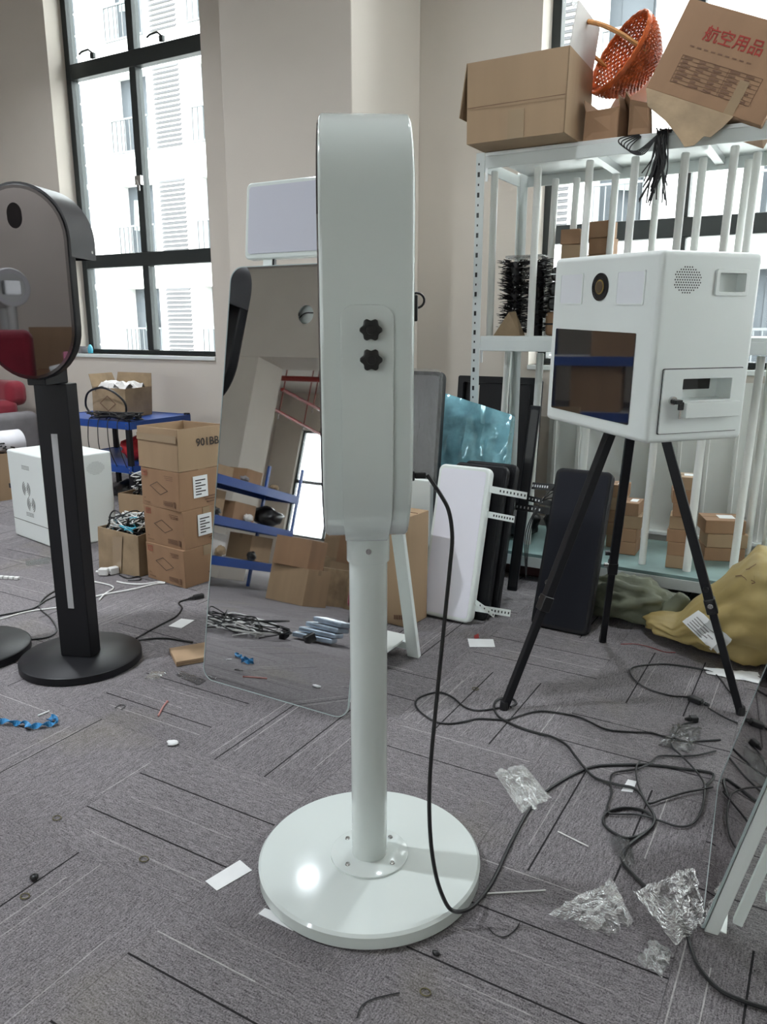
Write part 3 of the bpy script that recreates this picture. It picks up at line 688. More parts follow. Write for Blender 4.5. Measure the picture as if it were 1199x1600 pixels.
# ================================================================== BLACK BOOTH (left)
def black_booth(loc, rz, label, strip=True, group='black mirror booths'):
    t = thing('mirror_selfie_booth', label, 'photo booth', loc, rz, group)
    MB().lathe([(0, 0), (.222, 0), (.228, .004), (.228, .030), (.222, .035), (0, .035)], 72).build('base', M_BLACK, t, smooth=True)
    cw, cd = .128, .074
    col = MB().b2((-cw / 2, -cd / 2, .035), (cw / 2, cd / 2, 1.085)).build('column', M_BLACK, t, bevel=.004)
    if strip: MB().b2((-.012, -cd / 2 - .002, .235), (.012, -cd / 2, .905)).build('light_strip', pm('strip_diffuser', (.42, .42, .43), .4), col)
    MB().b2((-.035, -.115, 1.085), (.035, .03, 1.16)).build('neck', M_BLACK, t, bevel=.003)
    r_, z0, z1 = .175, 1.106, 1.737
    ox = .012; FO = -.065
    MB().prism(stadium(r_, z0, z1, 20), -.085 + FO, -.045 + FO, Matrix.Translation((ox, 0, 0)) @ M_XZ).build('head', M_BLACK, t, bevel=.006)
    MB().ring(stadium(r_ - .004, z0 + .004, z1 - .004, 20), stadium(r_ - .014, z0 + .014, z1 - .014, 20), -.0875 + FO, -.084 + FO, Matrix.Translation((ox, 0, 0)) @ M_XZ).build('bevel_rim', pm('dark_glass_bevel', (.12, .115, .12), .08, .9), t)
    MB().prism(stadium(r_ - .014, z0 + .014, z1 - .014, 20), -.087 + FO, -.083 + FO, Matrix.Translation((ox, 0, 0)) @ M_XZ).build('mirror_face', M_MIRRORB, t)
    o2 = [(.026 * math.cos(2 * math.pi * k / 28), .034 * math.sin(2 * math.pi * k / 28)) for k in range(28)]
    o2 = [(x, z + 1.638 + (.006 if z > 0 else -.006)) for x, z in o2]
    MB().prism(o2, -.0885 + FO, -.086 + FO, Matrix.Translation((ox - .006, 0, 0)) @ M_XZ).build('camera_window', pm('matte_black_window', (.012, .009, .009), .7, spec=.1), t)
    # hood: curved shell over the top half, deeper than the mirror
    zc = z1 - r_; ou, inn = [], []
    for rr, L in ((r_ + .006, ou), (r_ - .004, inn)):
        L.append((rr, zc - .055))
        for k in range(25): a = R(180 * k / 24); L.append((rr * math.cos(a), zc + rr * math.sin(a)))
        L.append((-rr, zc - .055))
    hm = MB(); n = len(ou); MX = Matrix.Translation((ox, 0, 0)) @ M_XZ
    vs = [MX @ Vector((x, z, d)) for d in (-.082 + FO, .075 + FO) for L in (ou, inn) for x, z in L]; fs = []
    for k in range(n - 1):
        fs += [(k, k + 1, n + k + 1, n + k), (2 * n + k, 3 * n + k, 3 * n + k + 1, 2 * n + k + 1), (k, 2 * n + k, 2 * n + k + 1, k + 1), (n + k, n + k + 1, 3 * n + k + 1, 3 * n + k)]
    fs += [(0, n, 3 * n, 2 * n), (n - 1, 3 * n - 1, 4 * n - 1, 2 * n - 1)]
    hm.add(vs, fs).build('hood', pm('hood_dark_grey_metal', (.035, .035, .04), .35), t, smooth=True)
    MB().prism(inn, .069 + FO, .0745 + FO, MX).build('hood_back', M_BLACK, t)
    MB().cyl((ox + r_ + .006, .05 + FO, zc - .03), (ox + r_ + .0075, .05 + FO, zc - .03), .005, n=10).build('hood_screw', M_CHROME, t)
    return t
black_booth((-2.46, 1.88, 0), R(21.1), 'black column booth with oval mirror head and pale light strip at the left')
b2_ = black_booth((-2.905, 1.70, 0), R(21.1), 'second black round base cut off by the left edge of the photo', group='black mirror booths')
# black lead from the two bases
cable('power_lead', [onz(*c4(50, 462), .012), onz(*c4(130, 450), .004), onz(*c4(230, 435), .004), onz(*c4(266, 400), .004), onz(*c4(235, 345), .004), onz(*c4(185, 300), .004), onz(*c4(200, 262), .004), onz(*c4(250, 225), .004), onz(*c4(330, 195), .004)], .004, 'thin black lead looping from the cut-off black base')
cable('power_lead', [onz(*c4(-60, 350), .004), onz(*c4(0, 335), .004), onz(*c4(90, 318), .004), onz(*c4(160, 300), .004), onz(*c4(220, 262), .004), onz(*c4(290, 235), .004)], .004, 'black lead running behind the left black column')
cable('white_cable', [onz(*c4(-60, 360), .004), onz(*c4(0, 352), .004), onz(*c4(130, 317), .004), onz(*c4(260, 300), .004), onz(*c4(330, 290), .004)], .0035, 'thin white cable crossing the floor at the far left', M_WCAB)
MB_ = cable('power_lead', [onz(*c4(640, 442), .012), onz(*c4(690, 412), .004), onz(*c4(760, 375), .004), onz(*c4(825, 340), .004), onz(*c4(853, 300), .004), onz(*c4(838, 276), .004), onz(*c4(870, 262), .004), onz(*c4(935, 248), .004)], .004, 'black lead from the black base curling up beside the tall mirror')
cable('power_lead', [onz(*c4(650, 452), .012), onz(*c4(720, 443), .004), onz(*c4(790, 443), .004), onz(*c4(850, 452), .006), onz(*c4(905, 460), .006)], .004, 'black lead with plug ending at the flat kraft packet')

# ================================================================== CARTONS
def carton(name, label, w, d, h, loc, rz=0, mat=M_CARD, opened=False, flaps=(), tape=True, group=None, rot=None, inner=M_CARDIN, warp=.004, cat='carton', band=None):
    t = thing(name, label, cat, loc, rz, group, rot)
    rnd = random.Random(hash_(label))
    j = lambda: rnd.uniform(-warp, warp)
    if opened:
        th = .005
        P = {}
        for sx in (-1, 1):
            for sy in (-1, 1): P[(sx, sy)] = Vector((sx * w / 2 + j(), sy * d / 2 + j(), h + j()))
        def wall(a, b_, nin):
            lo0 = Vector((a[0] * w / 2, a[1] * d / 2, 0)); lo1 = Vector((b_[0] * w / 2, b_[1] * d / 2, 0)); n_ = Vector(nin) * th
            return MB().hexa([lo0, lo1, lo1 + n_, lo0 + n_, P[a], P[b_], P[b_] + n_, P[a] + n_])
        for nm, a, b_, n_ in (('side', (-1, -1), (1, -1), (0, 1, 0)), ('side', (1, -1), (1, 1), (-1, 0, 0)), ('side', (1, 1), (-1, 1), (0, -1, 0)), ('side', (-1, 1), (-1, -1), (1, 0, 0))):
            wall(a, b_, n_).build(nm, mat, t)
        MB().b2((-w / 2 + th, -d / 2 + th, 0), (w / 2 - th, d / 2 - th, .006)).build('bottom', mat, t)
        for (side, length, ang) in flaps:      # ang: 0 = straight up, 90 = flat outwards
            s = {'front': ((-1, -1), (1, -1), (0, -1, 0)), 'right': ((1, -1), (1, 1), (1, 0, 0)), 'back': ((1, 1), (-1, 1), (0, 1, 0)), 'left': ((-1, 1), (-1, -1), (-1, 0, 0))}[side]
            a, b_ = P[s[0]], P[s[1]]; dirn = Vector(s[2]) * math.sin(R(ang)) + Vector((0, 0, 1)) * math.cos(R(ang))
            nrm = dirn.cross((b_ - a).normalized()) * .004; sh = (b_ - a) * .03
            MB().hexa([a, b_, b_ + nrm, a + nrm, a + dirn * length + sh, b_ + dirn * length - sh, b_ + dirn * length - sh + nrm, a + dirn * length + sh + nrm]).build('flap', mat if side != 'right' or inner is M_CARDIN else inner, t)
    else:
        vs = []
        for z, k in ((0, 0), (h, 1)):
            for sx, sy in ((-1, -1), (1, -1), (1, 1), (-1, 1)): vs.append((sx * w / 2 + j() * k, sy * d / 2 + j() * k, z + (j() * .5 if k else 0)))
        MB().hexa(vs).build('body', mat, t, bevel=.003)
        MB().b2((-w / 2 + .004, -.0012, h - .004), (w / 2 - .004, .0012, h + .001)).build('flap_seam', M_INKB, t)
        if tape: MB().b2((-w / 2 - .0012, -.022, h - .001), (w / 2 + .0012, .022, h + .0018)).b2((w / 2, -.022, h - .05), (w / 2 + .0015, .022, h)).b2((-w / 2 - .0015, -.022, h - .05), (-w / 2, .022, h)).build('tape', M_TAPE, t)
    return t
def hash_(s):
    v = 7
    for ch in s: v = (v * 31 + ord(ch)) % 1000003
    return v
def prints_front(t, w, d, h, y=None):
    y = -d / 2 - .004 if y is None else y
    # square mark, diamond, small caption lines and a code block, all flat ink
    q = MB().ring([(-w * .43, h * .80), (-w * .30, h * .80), (-w * .30, h * .94), (-w * .43, h * .94)], [(-w * .42, h * .82), (-w * .31, h * .82), (-w * .31, h * .92), (-w * .42, h * .92)], y - .0006, y, M_XZ)
    for k in range(3): q.b2((-w * .40, y - .0006, h * (.838 + .028 * k)), (-w * .33, y, h * (.846 + .028 * k)))
    q.build('red_mark', M_INKR, t)
    dx, dz, cx, cz = w * .24, h * .17, 0.0, h * .52
    o1 = [(cx - dx, cz + dz * .2), (cx - dx * .15, cz + dz), (cx + dx, cz - dz * .2), (cx + dx * .15, cz - dz)]
    i1 = [(cx + (x - cx) * .93, cz + (z - cz) * .93) for x, z in o1]
    MB().ring(o1, i1, y - .0006, y, M_XZ).build('diamond_mark', M_INK, t)
    c = MB()
    for k in range(3): c.b2((w * (.16 + .02 * k), y - .0006, h * (.86 - .045 * k)), (w * .38, y, h * (.872 - .045 * k)))
    for k in range(5): c.b2((w * .10, y - .0006, h * (.10 + .026 * k)), (w * .34, y, h * (.114 + .026 * k)))
    for k in range(4): c.b2((w * .37, y - .0006, h * (.08 + .04 * k)), (w * .42, y, h * (.11 + .04 * k)))
    c.b2((-w * .42, y - .0006, h * .20), (-w * .38, y, h * .215)); c.b2((-w * .42, y - .0006, h * .10), (-w * .26, y, h * .115))
    c.build('caption_print', M_INKB, t)
def sticker_right(t, w, d, h, y0, y1, z0, z1, tilt=0):
    x = w / 2 + .004
    s = MB().prism([(y0, z0 + tilt), (y1, z0), (y1, z1), (y0, z1 + tilt)], x, x + .0008, M_YZ).build('shipping_label', M_PAPER, t)
    c = MB()
    for k in range(6):
        zz = z0 + (z1 - z0) * (.12 + .13 * k); c.b2((x + .0008, y0 + (y1 - y0) * .15, zz + tilt * .5), (x + .0012, y0 + (y1 - y0) * (.55 + .3 * (k % 2)), zz + .006 + tilt * .5))
    c.build('label_print', M_INK, s)
# stack of four at the left of the mirror
cs = (-2.861, 2.904)
for k, (dx, dy, rz, lab) in enumerate([(.0, -.005, -7.3, 'printed brown carton at the bottom of the four-high stack beside the mirror'), (-.004, .004, -6.0, 'printed brown carton second from the floor in the stack beside the mirror'), (-.008, .0, -8.5, 'printed brown carton under the open one in the stack beside the mirror')]):
    t = carton('printed_carton', lab, .306, .295, .196, (cs[0] + dx, cs[1] + dy, .197 * k), R(rz), M_CARD2, group='stack of printed cartons')
    prints_front(t, .306, .295, .196)
    if k: sticker_right(t, .306, .295, .196, -.06, .03, .055, .165, .0)
    c = MB()
    for q in range(3): c.b2((.306 / 2 + .004, .0 + .01 * q, .05 - .014 * q), (.306 / 2 + .0046, .09 - .012 * q, .057 - .014 * q))
    c.build('side_print', M_INKB, t)
t = carton('open_carton', 'open plain carton marked 901BB on top of the stack beside the mirror', .315, .30, .207, (cs[0] - .012, cs[1] + .006, .592), R(-7.3), M_CARD, opened=True)
text('carton_number', '901BB', .056, M_INK, t, face_M((.315 / 2 + .006, .035, .132), (0, 1, 0), (0, 0, 1)), bold=.0007)
MB().b2((-.155, -.1545, .14), (.155, -.1535, .175)).build('tape', M_TAPE, t)
# worn carton full of cables
def cable_mess(parent, n, w, d, z0, z1, seed, mat, r=.0035, name='cable_tangle'):
    rn = random.Random(seed); m = MB()
    for k in range(n):
        p = [Vector((rn.uniform(-w, w), rn.uniform(-d, d), rn.uniform(z0, z1))) for _ in range(5)]
        for q in p[1:-1]: q.z += rn.uniform(0, z1 - z0) * .5
        m.tube(catmull(p, 5), r, 5)
    o = m.build(name, mat, parent, smooth=True); o['kind'] = 'stuff'; return o
t = carton('worn_open_carton', 'worn taped carton overflowing with cable ends in front of the stack', .30, .25, .232, (-3.225, 2.872, 0), R(1.9), M_CARD3, opened=True, warp=.014)
cable_mess(t, 26, .12, .09, .16, .27, 3, M_RUB); cable_mess(t, 22, .13, .10, .20, .285, 5, M_WCAB, .0035, 'white_cable_tangle'); cable_mess(t, 3, .12, .1, .2, .28, 9, M_CYAN, .003, 'light_blue_cable_tangle')
MB().tube([(-.07 + .055 * math.cos(R(a)), -.05, .25 + .07 * math.sin(R(a))) for a in range(0, 360, 18)], .004, 6, True).build('cable_loop', M_RUB, t, smooth=True)
MB().prism([(-.04, .02), (.02, .0), (.05, .21), (-.02, .20)], -.131, -.1295, M_XZ).build('tape', M_TAPE, t)
t = carton('open_carton_with_leads', 'open carton holding bundled black leads behind the worn carton', .36, .34, .30, (-3.56, 3.40, 0), R(4), M_CARD, opened=True, flaps=(('back', .1, 25),))
cable_mess(t, 26, .15, .14, .24, .38, 13, M_RUB, .005); cable_mess(t, 8, .14, .12, .3, .40, 15, M_WCAB, .004, 'white_cable_tangle')

# white kiosk box with fan vents
kw, kd, kh = .565, .381, .547
kk = thing('kiosk_cabinet', 'white metal kiosk box with round fan vents standing behind the black column', 'cabinet', (-4.101, 3.108, 0), R(-10.9))
MB().b2((-kw / 2, -kd / 2, .001), (kw / 2, kd / 2, kh)).build('body', M_WHITE2, kk, bevel=.012, seg=3)
MB().b2((-kw / 2 + .01, -kd / 2 - .001, .115), (kw / 2 - .01, -kd / 2, .118)).build('panel_seam', M_INK, kk)
for (cx_, cz_) in ((-.06, .325), (-.015, .235)):
    v = MB()
    for rr in (.012, .024, .036, .048):
        for a0 in (-60, 120):
            v.tube([(cx_ + rr * math.cos(R(a0 + a)), -kd / 2 - .0005, cz_ + rr * math.sin(R(a0 + a))) for a in range(0, 121, 15)], .0017, 4)
    v.build('fan_vent', M_INK, kk)
for zz in (.455, .165):
    v = MB()
    for i in range(-3, 4):
        for j in (-1, 0, 1): v.b2((-.05 + i * .014, -kd / 2 - .0008, zz + j * .009), (-.042 + i * .014, -kd / 2, zz + j * .009 + .004))
    v.build('slot_grille', M_INK, kk)
v = MB()
for i in range(-6, 7):
    for j in range(-4, 5):
        if (i / 6.5) ** 2 + (j / 4.5) ** 2 < 1: v.b2((kw / 2, .08 + i * .009, .455 + j * .009), (kw / 2 + .0008, .084 + i * .009, .459 + j * .009))
v.build('speaker_grille', pm('grille_grey', (.3, .32, .32), .6), kk)
MB().ring(rrect(.07, .06, .006, 3, -.12, .43), rrect(.05, .04, .004, 3, -.12, .43), kw / 2 - .002, kw / 2 + .004, M_YZ).build('grip_frame', M_WHITE2, kk)
MB().b2((-kw / 2 - .02, -.19, .30), (-kw / 2, -.16, .33)).build('side_latch', M_BLACKP, kk, bevel=.003)

# low blue rack with its load
def blue_rack(label, w, d, levels, h, loc, rz=0, group='blue racks', post=.04, cat='rack'):
    t = thing('blue_rack', label, cat, loc, rz, group)
    for sx in (-1, 1):
        for sy in (-1, 1):
            MB().b2((sx * (w / 2 - post), sy * (d / 2 - .03) if sy > 0 else -d / 2, 0), (sx * w / 2, sy * d / 2 if sy > 0 else -d / 2 + .03, h)).build('post', M_BLACK if h < 1 else M_BLUE, t, bevel=.003)
    th = .055 if h < 1 else .10
    for z in levels:
        b_ = MB().b2((-w / 2, -d / 2 - .004, z - th), (w / 2, -d / 2 + .01, z)).build('beam', M_BLUE, t, bevel=.003)
        MB().b2((-w / 2, d / 2 - .01, z - th), (w / 2, d / 2 + .004, z)).build('beam', M_BLUE, t, bevel=.003)
        for sx in (-1, 1): MB().b2((sx * w / 2 - .006, -d / 2 + .01, z - th), (sx * w / 2 + .006, d / 2 - .01, z)).build('side_beam', M_BLUE, t)
        MB().b2((-w / 2 + .008, -d / 2 + .012, z - .02), (w / 2 - .008, d / 2 - .012, z - .004)).build('deck', M_BLUE if h < 1 else M_CARDW, t)
        for sx in (-1, 1):
            for q in (-.015, -.04): MB().cyl((sx * (w / 2 - .02), -d / 2 - .0045, z + q), (sx * (w / 2 - .02), -d / 2 - .007, z + q), .005, n=8).build('bolt', M_CHROME, b_)
    return t
blue_rack('low blue slotted rack against the window wall', .86, .62, (.62, .30), .63, (-4.78, 4.21, 0))
t = carton('worn_carton', 'worn carton stuffed with white plastic bags on the low blue rack', .34, .27, .21, (-4.76, 4.22, .62), R(4), M_CARD3, opened=True, flaps=(('left', .1, 20), ('back', .1, 10)), warp=.012)
m = MB(); rn = random.Random(4)
for k in range(5):
    c = Vector((rn.uniform(-.1, .1), rn.uniform(-.08, .06), .19)); s = .09
    vs = []; fs = []
    for i in range(7):
        for j in range(7):
            u_, v_ = i / 6 - .5, j / 6 - .5
            vs.append(c + Vector((u_ * s * 2.0, v_ * s * 1.5, .07 * (1 - 2.2 * (u_ * u_ + v_ * v_)) + .045 * noise.noise(Vector((u_ * 5 + k * 3, v_ * 5, k))))))
    for i in range(6):
        for j in range(6): fs.append((i * 7 + j, i * 7 + j + 1, i * 7 + 8 + j, i * 7 + 7 + j))
    m.add(vs, fs)
m.build('plastic_bags', M_FILMW, t, smooth=True)['kind'] = 'stuff'
x_ = -.002
MB().ring([(-.08, .10), (0, .16), (.08, .10), (0, .04)], [(-.072, .10), (0, .153), (.072, .10), (0, .047)], -.1475, -.146, M_XZ).build('diamond_mark', M_INKB, t)
tag(MB().tube(catmull([(-4.88, 4.03, .63), (-4.93, 4.02, .70), (-4.87, 4.0, .80), (-4.72, 3.99, .845), (-4.6, 4.0, .82), (-4.53, 4.04, .74), (-4.55, 4.06, .65), (-4.62, 4.08, .628)], 8), .008, 8).build('black_hose', M_RUB, None, smooth=True), 'black hose looped over the worn carton on the blue rack', 'hose')
for k, (x, y) in enumerate(((-4.50, 4.03), (-4.42, 4.06))):
    tt = thing('cable_reel', ['small black reel lying on the blue rack', 'small black reel with a pale top on the blue rack'][k], 'reel', (x, y, .62), group='reels on the blue rack')
    MB().lathe([(0, 0), (.035, 0), (.035, .006), (.022, .01), (.022, .04), (.035, .044), (.035, .05), (0, .05)], 20).build('spool', M_RUB, tt, smooth=True)
    MB().lathe([(0, .0505), (.028, .0505), (.028, .05)], 20).build('spool_top', M_PAPER if k else M_BLACKP, tt)
tt = thing('loose_leads', 'tangle of black leads spilling over the front of the blue rack', 'cable', (-4.55, 3.95, .62))
cable_mess(tt, 16, .26, .06, .004, .05, 21, M_RUB, .004, 'lead_tangle')
m = MB()
for k in range(4): m.tube(catmull([(-.2 + .1 * k, -.03, .02), (-.19 + .1 * k, -.075, -.02), (-.2 + .11 * k, -.08, -.2), (-.14 + .1 * k, -.06, -.33)], 5), .0035, 5)
m.build('hanging_leads', M_RUB, tt, smooth=True)
# crumpled red cloth on the lower deck
def blob(name, mat, c, s, seed, amp=.25, fr=2.2, res=3, parent=None, flat=True, rz=0, sag=0):
    bm = bmesh.new(); bmesh.ops.create_icosphere(bm, subdivisions=res, radius=1.0)
    for v in bm.verts:
        p = v.co.copy(); n1 = noise.noise(p * fr + Vector((seed, seed * 2, 0))); n2 = noise.noise(p * fr * 2.7 + Vector((0, seed, 3))); n3 = 1 - abs(noise.noise(p * fr * 1.6 + Vector((seed, 0, 9))))
        k = 1 + amp * (n1 * .8 + n2 * .35 + (n3 - .7) * .5)
        q = Vector((p.x * s[0], p.y * s[1], p.z * s[2])) * k
        q.z += s[2]
        if flat and q.z < 0.0: q.z = 0.0
        v.co = q
    zmin = min(v.co.z for v in bm.verts)
    for v in bm.verts: v.co.z -= zmin
    me = bpy.data.meshes.new(name); bm.to_mesh(me); bm.free(); me.materials.append(mat); me.polygons.foreach_set('use_smooth', [True] * len(me.polygons))
    o = bpy.data.objects.new(name, me); COL.objects.link(o); o.location = c; o.rotation_euler = (0, 0, rz)
    if parent: o.parent = parent
    return o
tag(blob('red_cloth', pm('bright_red_cloth', (.5, .02, .025), .7, var=.2, vscale=15), (-4.56, 4.18, .30), (.11, .14, .09), 3, .45, 3), 'crumpled bright red cloth on the lower deck of the blue rack', 'cloth')
tag(blob('dark_bag', M_BLACKP, (-4.62, 4.15, 0), (.15, .12, .07), 5, .3, 3), 'black bag on the floor under the low blue rack', 'bag')

# red seat, white panel, carton with rolled sheet at the far left
tt = thing('red_sofa', 'red upholstered seat with grey base at the far left', 'sofa', (-7.0, 4.12, 0), R(-4))
MB().b2((-.75, -.36, .05), (.75, .4, .50)).build('base', M_GREY, tt, bevel=.03)
MB().b2((-.74, -.38, .50), (.74, .32, .66)).build('seat_cushion', M_RED, tt, bevel=.06, seg=4)
MB().b2((-.74, .22, .6), (.74, .42, .82)).build('backrest', M_RED, tt, bevel=.07, seg=4)
for sx in (-1, 1): MB().b2((sx * .74, -.34, .1), (sx * .90, .4, .56)).build('armrest', M_GREY, tt, bevel=.06, seg=4)
tag(MB().box((-6.75, 4.06, .86), (.85, .04, .36), Euler((R(-12), 0, 0)).to_matrix()).build('white_board', M_WHITE2, None, bevel=.006), 'white board resting on the red seat', 'board')
t = carton('open_carton_with_roll', 'open carton holding a rolled dotted sheet beside the white kiosk', .50, .42, .36, (-5.62, 3.62, 0), R(-8), M_CARD, opened=True, warp=.01)
vs = []; fs = []; n = 20
for i in range(n + 1):
    a = R(-30 + 240 * i / n)
    for yy in (-.16, .24): vs.append((.05 + .105 * math.cos(a) + .02 * yy, yy, .40 + .10 * math.sin(a)))
for i in range(n): fs.append((2 * i, 2 * i + 1, 2 * i + 3, 2 * i + 2))
rl = MB().add(vs, fs).build('rolled_sheet', M_PERF, t, smooth=True, solid=.003)
cable_mess(t, 18, .2, .16, .3, .40, 31, M_RUB, .006)
tag(MB().lathe([(0, 0), (.02, 0), (.024, .03), (.018, .06), (.008, .075), (0, .078)], 16, (-5.86, 4.88, 1.05)).build('blue_bottle', M_CYAN, None, smooth=True), 'small cyan bottle on the window sill', 'bottle')
tag(MB().b2((-5.95, 4.82, 1.05), (-5.91, 4.9, 1.10)).b2((-5.945, 4.83, 1.10), (-5.915, 4.88, 1.112)).build('small_grey_box', M_GREY, None, bevel=.003), 'small dark grey box on the window sill beside the cyan bottle', 'box')

# ================================================================== METAL RACK (right)
RX0, RX1, RY0, RY1 = -1.625, .40, 3.70, 4.30
rk = thing('metal_rack', 'grey slotted metal rack with three decks by the right window', 'rack', (RX0, RY0, 0))
def lw(p): return (p[0] - RX0, p[1] - RY0, p[2])
for x, sx in ((RX0, 1), (RX1, -1)):
    for y, sy in ((RY0, 1), (RY1, -1)):
        ps = MB().b2(lw((x, y, 0)), lw((x + sx * .045, y + sy * .003, 2.088))).b2(lw((x, y + sy * .003, 0)), lw((x + sx * .003, y + sy * .045, 2.088))).build('post', M_RACKW, rk, bevel=.0015)
        hl = MB()
        for k in range(44):
            z = .06 + k * .046
            big = k % 2 == 0
            s = (.006, .011) if big else (.0035, .005)
            hl.b2(lw((x + sx * .016 - s[0], y - sy * .0008, z - s[1])), lw((x + sx * .016 + s[0], y - sy * .0001, z + s[1])))
            if x == RX1: hl.b2(lw((x + .0001, y + sy * .02 - s[0], z - s[1])), lw((x + .0008, y + sy * .02 + s[0], z + s[1])))
        hl.build('post_slots', M_BLACKP, ps)
        MB().b2(lw((x - .002, y - .002 if sy > 0 else y - .045, 0)), lw((x + sx * .047, y + .045 if sy > 0 else y + .002, .02))).build('foot_cap', M_BLACKP, ps)
for z, dm in ((2.088, M_STEEL), (1.238, M_RACKW), (.152, M_DECK)):
    x0, x1 = RX0 + .046, RX1 - .046
    MB().b2(lw((x0, RY0 + .001, z - .072)), lw((x1, RY0 + .012, z - .018))).build('beam', M_RACKW, rk, bevel=.002)
    MB().b2(lw((x0, RY1 - .012, z - .072)), lw((x1, RY1 - .001, z - .018))).build('beam', M_RACKW, rk, bevel=.002)
    for xx in (RX0 + .004, RX1 - .014): MB().b2(lw((xx, RY0 + .046, z - .072)), lw((xx + .01, RY1 - .046, z - .018))).build('side_beam', M_RACKW, rk)
    dk = MB().b2(lw((x0, RY0 + .003, z - .018)), lw((x1, RY1 - .003, z))).build('deck', dm, rk, bevel=.002)
    for xx in (RX0 + .05, RX1 - .062):
        MB().b2(lw((xx, RY0 - .002, z - .13)), lw((xx + .012, RY0 + .004, z - .072))).build('beam_hook', M_STEEL, rk)
    for k in range(1, 4): MB().b2(lw((x0 + (x1 - x0) * k / 4 - .02, RY0 + .013, z - .05)), lw((x0 + (x1 - x0) * k / 4 + .02, RY1 - .013, z - .0185))).build('deck_rib', M_STEEL, dk)
# white tubes standing on the decks
def tube_(p0, p1, lab, r=.0185):
    p0, p1 = Vector(p0), Vector(p1); t = thing('white_tube', lab, 'tube', p0, 0, 'white tubes on the metal rack')
    d = p1 - p0
    q = MB().cyl((0, 0, .0), d, r, n=18, caps=True).build('tube', M_TUBE, t, smooth=True)
    nn = d.normalized()
    MB().cyl(d, d + nn * .004, r * .86, n=18).build('end_cap', M_WHITE2, t)
ups = [((774, 262), 3.78), ((842, 250), 3.76), ((870, 255), 4.12), ((903, 262), 4.15), ((923, 246), 3.76), ((964, 258), 4.15), ((994, 246), 3.77), ((1030, 262), 4.13), ((1072, 240), 3.77), ((1100, 245), 3.95), ((1150, 226), 3.77), ((1172, 240), 4.10), ((1185, 238), 3.95)]
words = ['first', 'second', 'third', 'fourth', 'fifth', 'sixth', 'seventh', 'eighth', 'ninth', 'tenth', 'eleventh', 'twelfth', 'thirteenth']
for k, ((px, py), y) in enumerate(ups):
    p1 = ony(px, py, y); z1 = min(p1.z, 2.012)
    lean = [-.018, -.02, -.015, -.02, -.03, -.02, -.035, -.015, -.03, -.03, -.035, -.03, -.03][k]
    tube_((p1.x + lean * .6, y + (.02 if y < 4 else -.02), 1.239), (p1.x, y, z1), 'white tube between middle and top deck of the rack, %s from the left post' % words[k], .0175)
lows = [((1003.5, 881), 1.15), ((1073, 892), 1.15), ((1146, 888), 1.15), ((1168, 864), 1.15), ((824, 850), 1.15), ((776, 830), 1.15), ((902, 850), 1.15), ((1195, 868), 1.15)]
order = sorted(range(len(lows)), key=lambda k: lows[k][0][0])
for rank, k in enumerate(order):
    (px, py), z1 = lows[k]; p = onz(px, py, .153)
    p.y = max(3.74, min(4.24, p.y))
    tube_((p.x, p.y, .153), (p.x + .012 + .004 * (k % 3), p.y + .03, z1), 'white tube standing on the bottom deck of the rack, %s from the left post' % words[rank], .0185 if k != 0 else .017)
# white ribbed boards leaning on the wall behind the bottom deck
brd = thing('ribbed_board', 'white ribbed wall board below the window behind the rack', 'board', (-.6, 4.755, .0))
MB().b2((-.95, .02, .09), (1.9, .03, .98)).build('board', M_TUBE, brd)
for k in range(19):
    x = -.91 + .15 * k; MB().b2((x - .012, .006, .09), (x + .012, .02, .98)).build('rib', M_TUBE, brd, bevel=.004)
MB().b2((-.95, -.02, .07), (1.9, .03, .09)).build('bottom_rail', M_WHITE2, brd, bevel=.003)

# --- on the top deck
t = carton('large_open_carton', 'large open carton with lifted flaps on the left of the top deck', .455, .38, .335, (-1.362, 3.70, 2.0895), R(-.5), M_CARD, opened=True, flaps=(('left', .22, 170), ('right', .17, 8)), inner=M_CARDW, warp=.006)
MB().b2((-.03, -.1945, .0), (.045, -.1925, .115)).build('tape', M_TAPE, t)
MB().b2((-.225, -.1935, .147), (.225, -.1925, .149)).build('fold_line', M_INKB, t)
MB().box((.232, -.02, .50), (.002, .34, .03)).build('flap_tape', M_FILM, t)
t = carton('small_open_carton', 'small torn open carton between the large carton and the wicker basket', .16, .17, .115, (-1.03, 3.80, 2.0895), R(-6), M_CARD2, opened=True, flaps=(('left', .05, 15), ('right', .05, -10)), warp=.012)
t = carton('narrow_open_carton', 'narrow torn carton at the foot of the wicker basket', .10, .20, .125, (-.885, 3.80, 2.0895), R(12), M_CARD2, opened=True, flaps=(('left', .04, 30),), warp=.015)
tag(MB().box((-1.02, 4.08, 2.27), (.17, .012, .36), Euler((R(-8), R(28), 0)).to_matrix()).build('white_board_offcut', M_CARDW, None), 'white board offcut sticking up beside the large carton', 'board')
# wicker basket lying tipped: bowl of woven strands, rim and arched handle
bk_c = ony(988, 98, 3.92)
ax_ = (-_rt * .80 + Vector((0, 0, 1)) * .42 - _fh * .22).normalized()
q_ = ax_.to_track_quat('Z', 'Y'); lat = q_.inverted() @ (_fh + ax_ * (-_fh.dot(ax_))).normalized()
bs = thing('wicker_basket', 'orange wicker basket with arched handle tipped over on the top deck', 'basket', bk_c, rot=q_.to_euler())
def bowl_r(t_): return .105 + .075 * math.sin(t_ * math.pi / 2)
m = MB(); ns = 34
for k in range(ns):
    a0 = 2 * math.pi * k / ns; m.tube([(bowl_r(i / 7) * math.cos(a0 + .05 * math.sin(i)), bowl_r(i / 7) * math.sin(a0 + .05 * math.sin(i)), -.07 + .14 * i / 7) for i in range(8)], .0045, 5)
m.build('stakes', M_WICKER, bs, smooth=True)
m = MB()
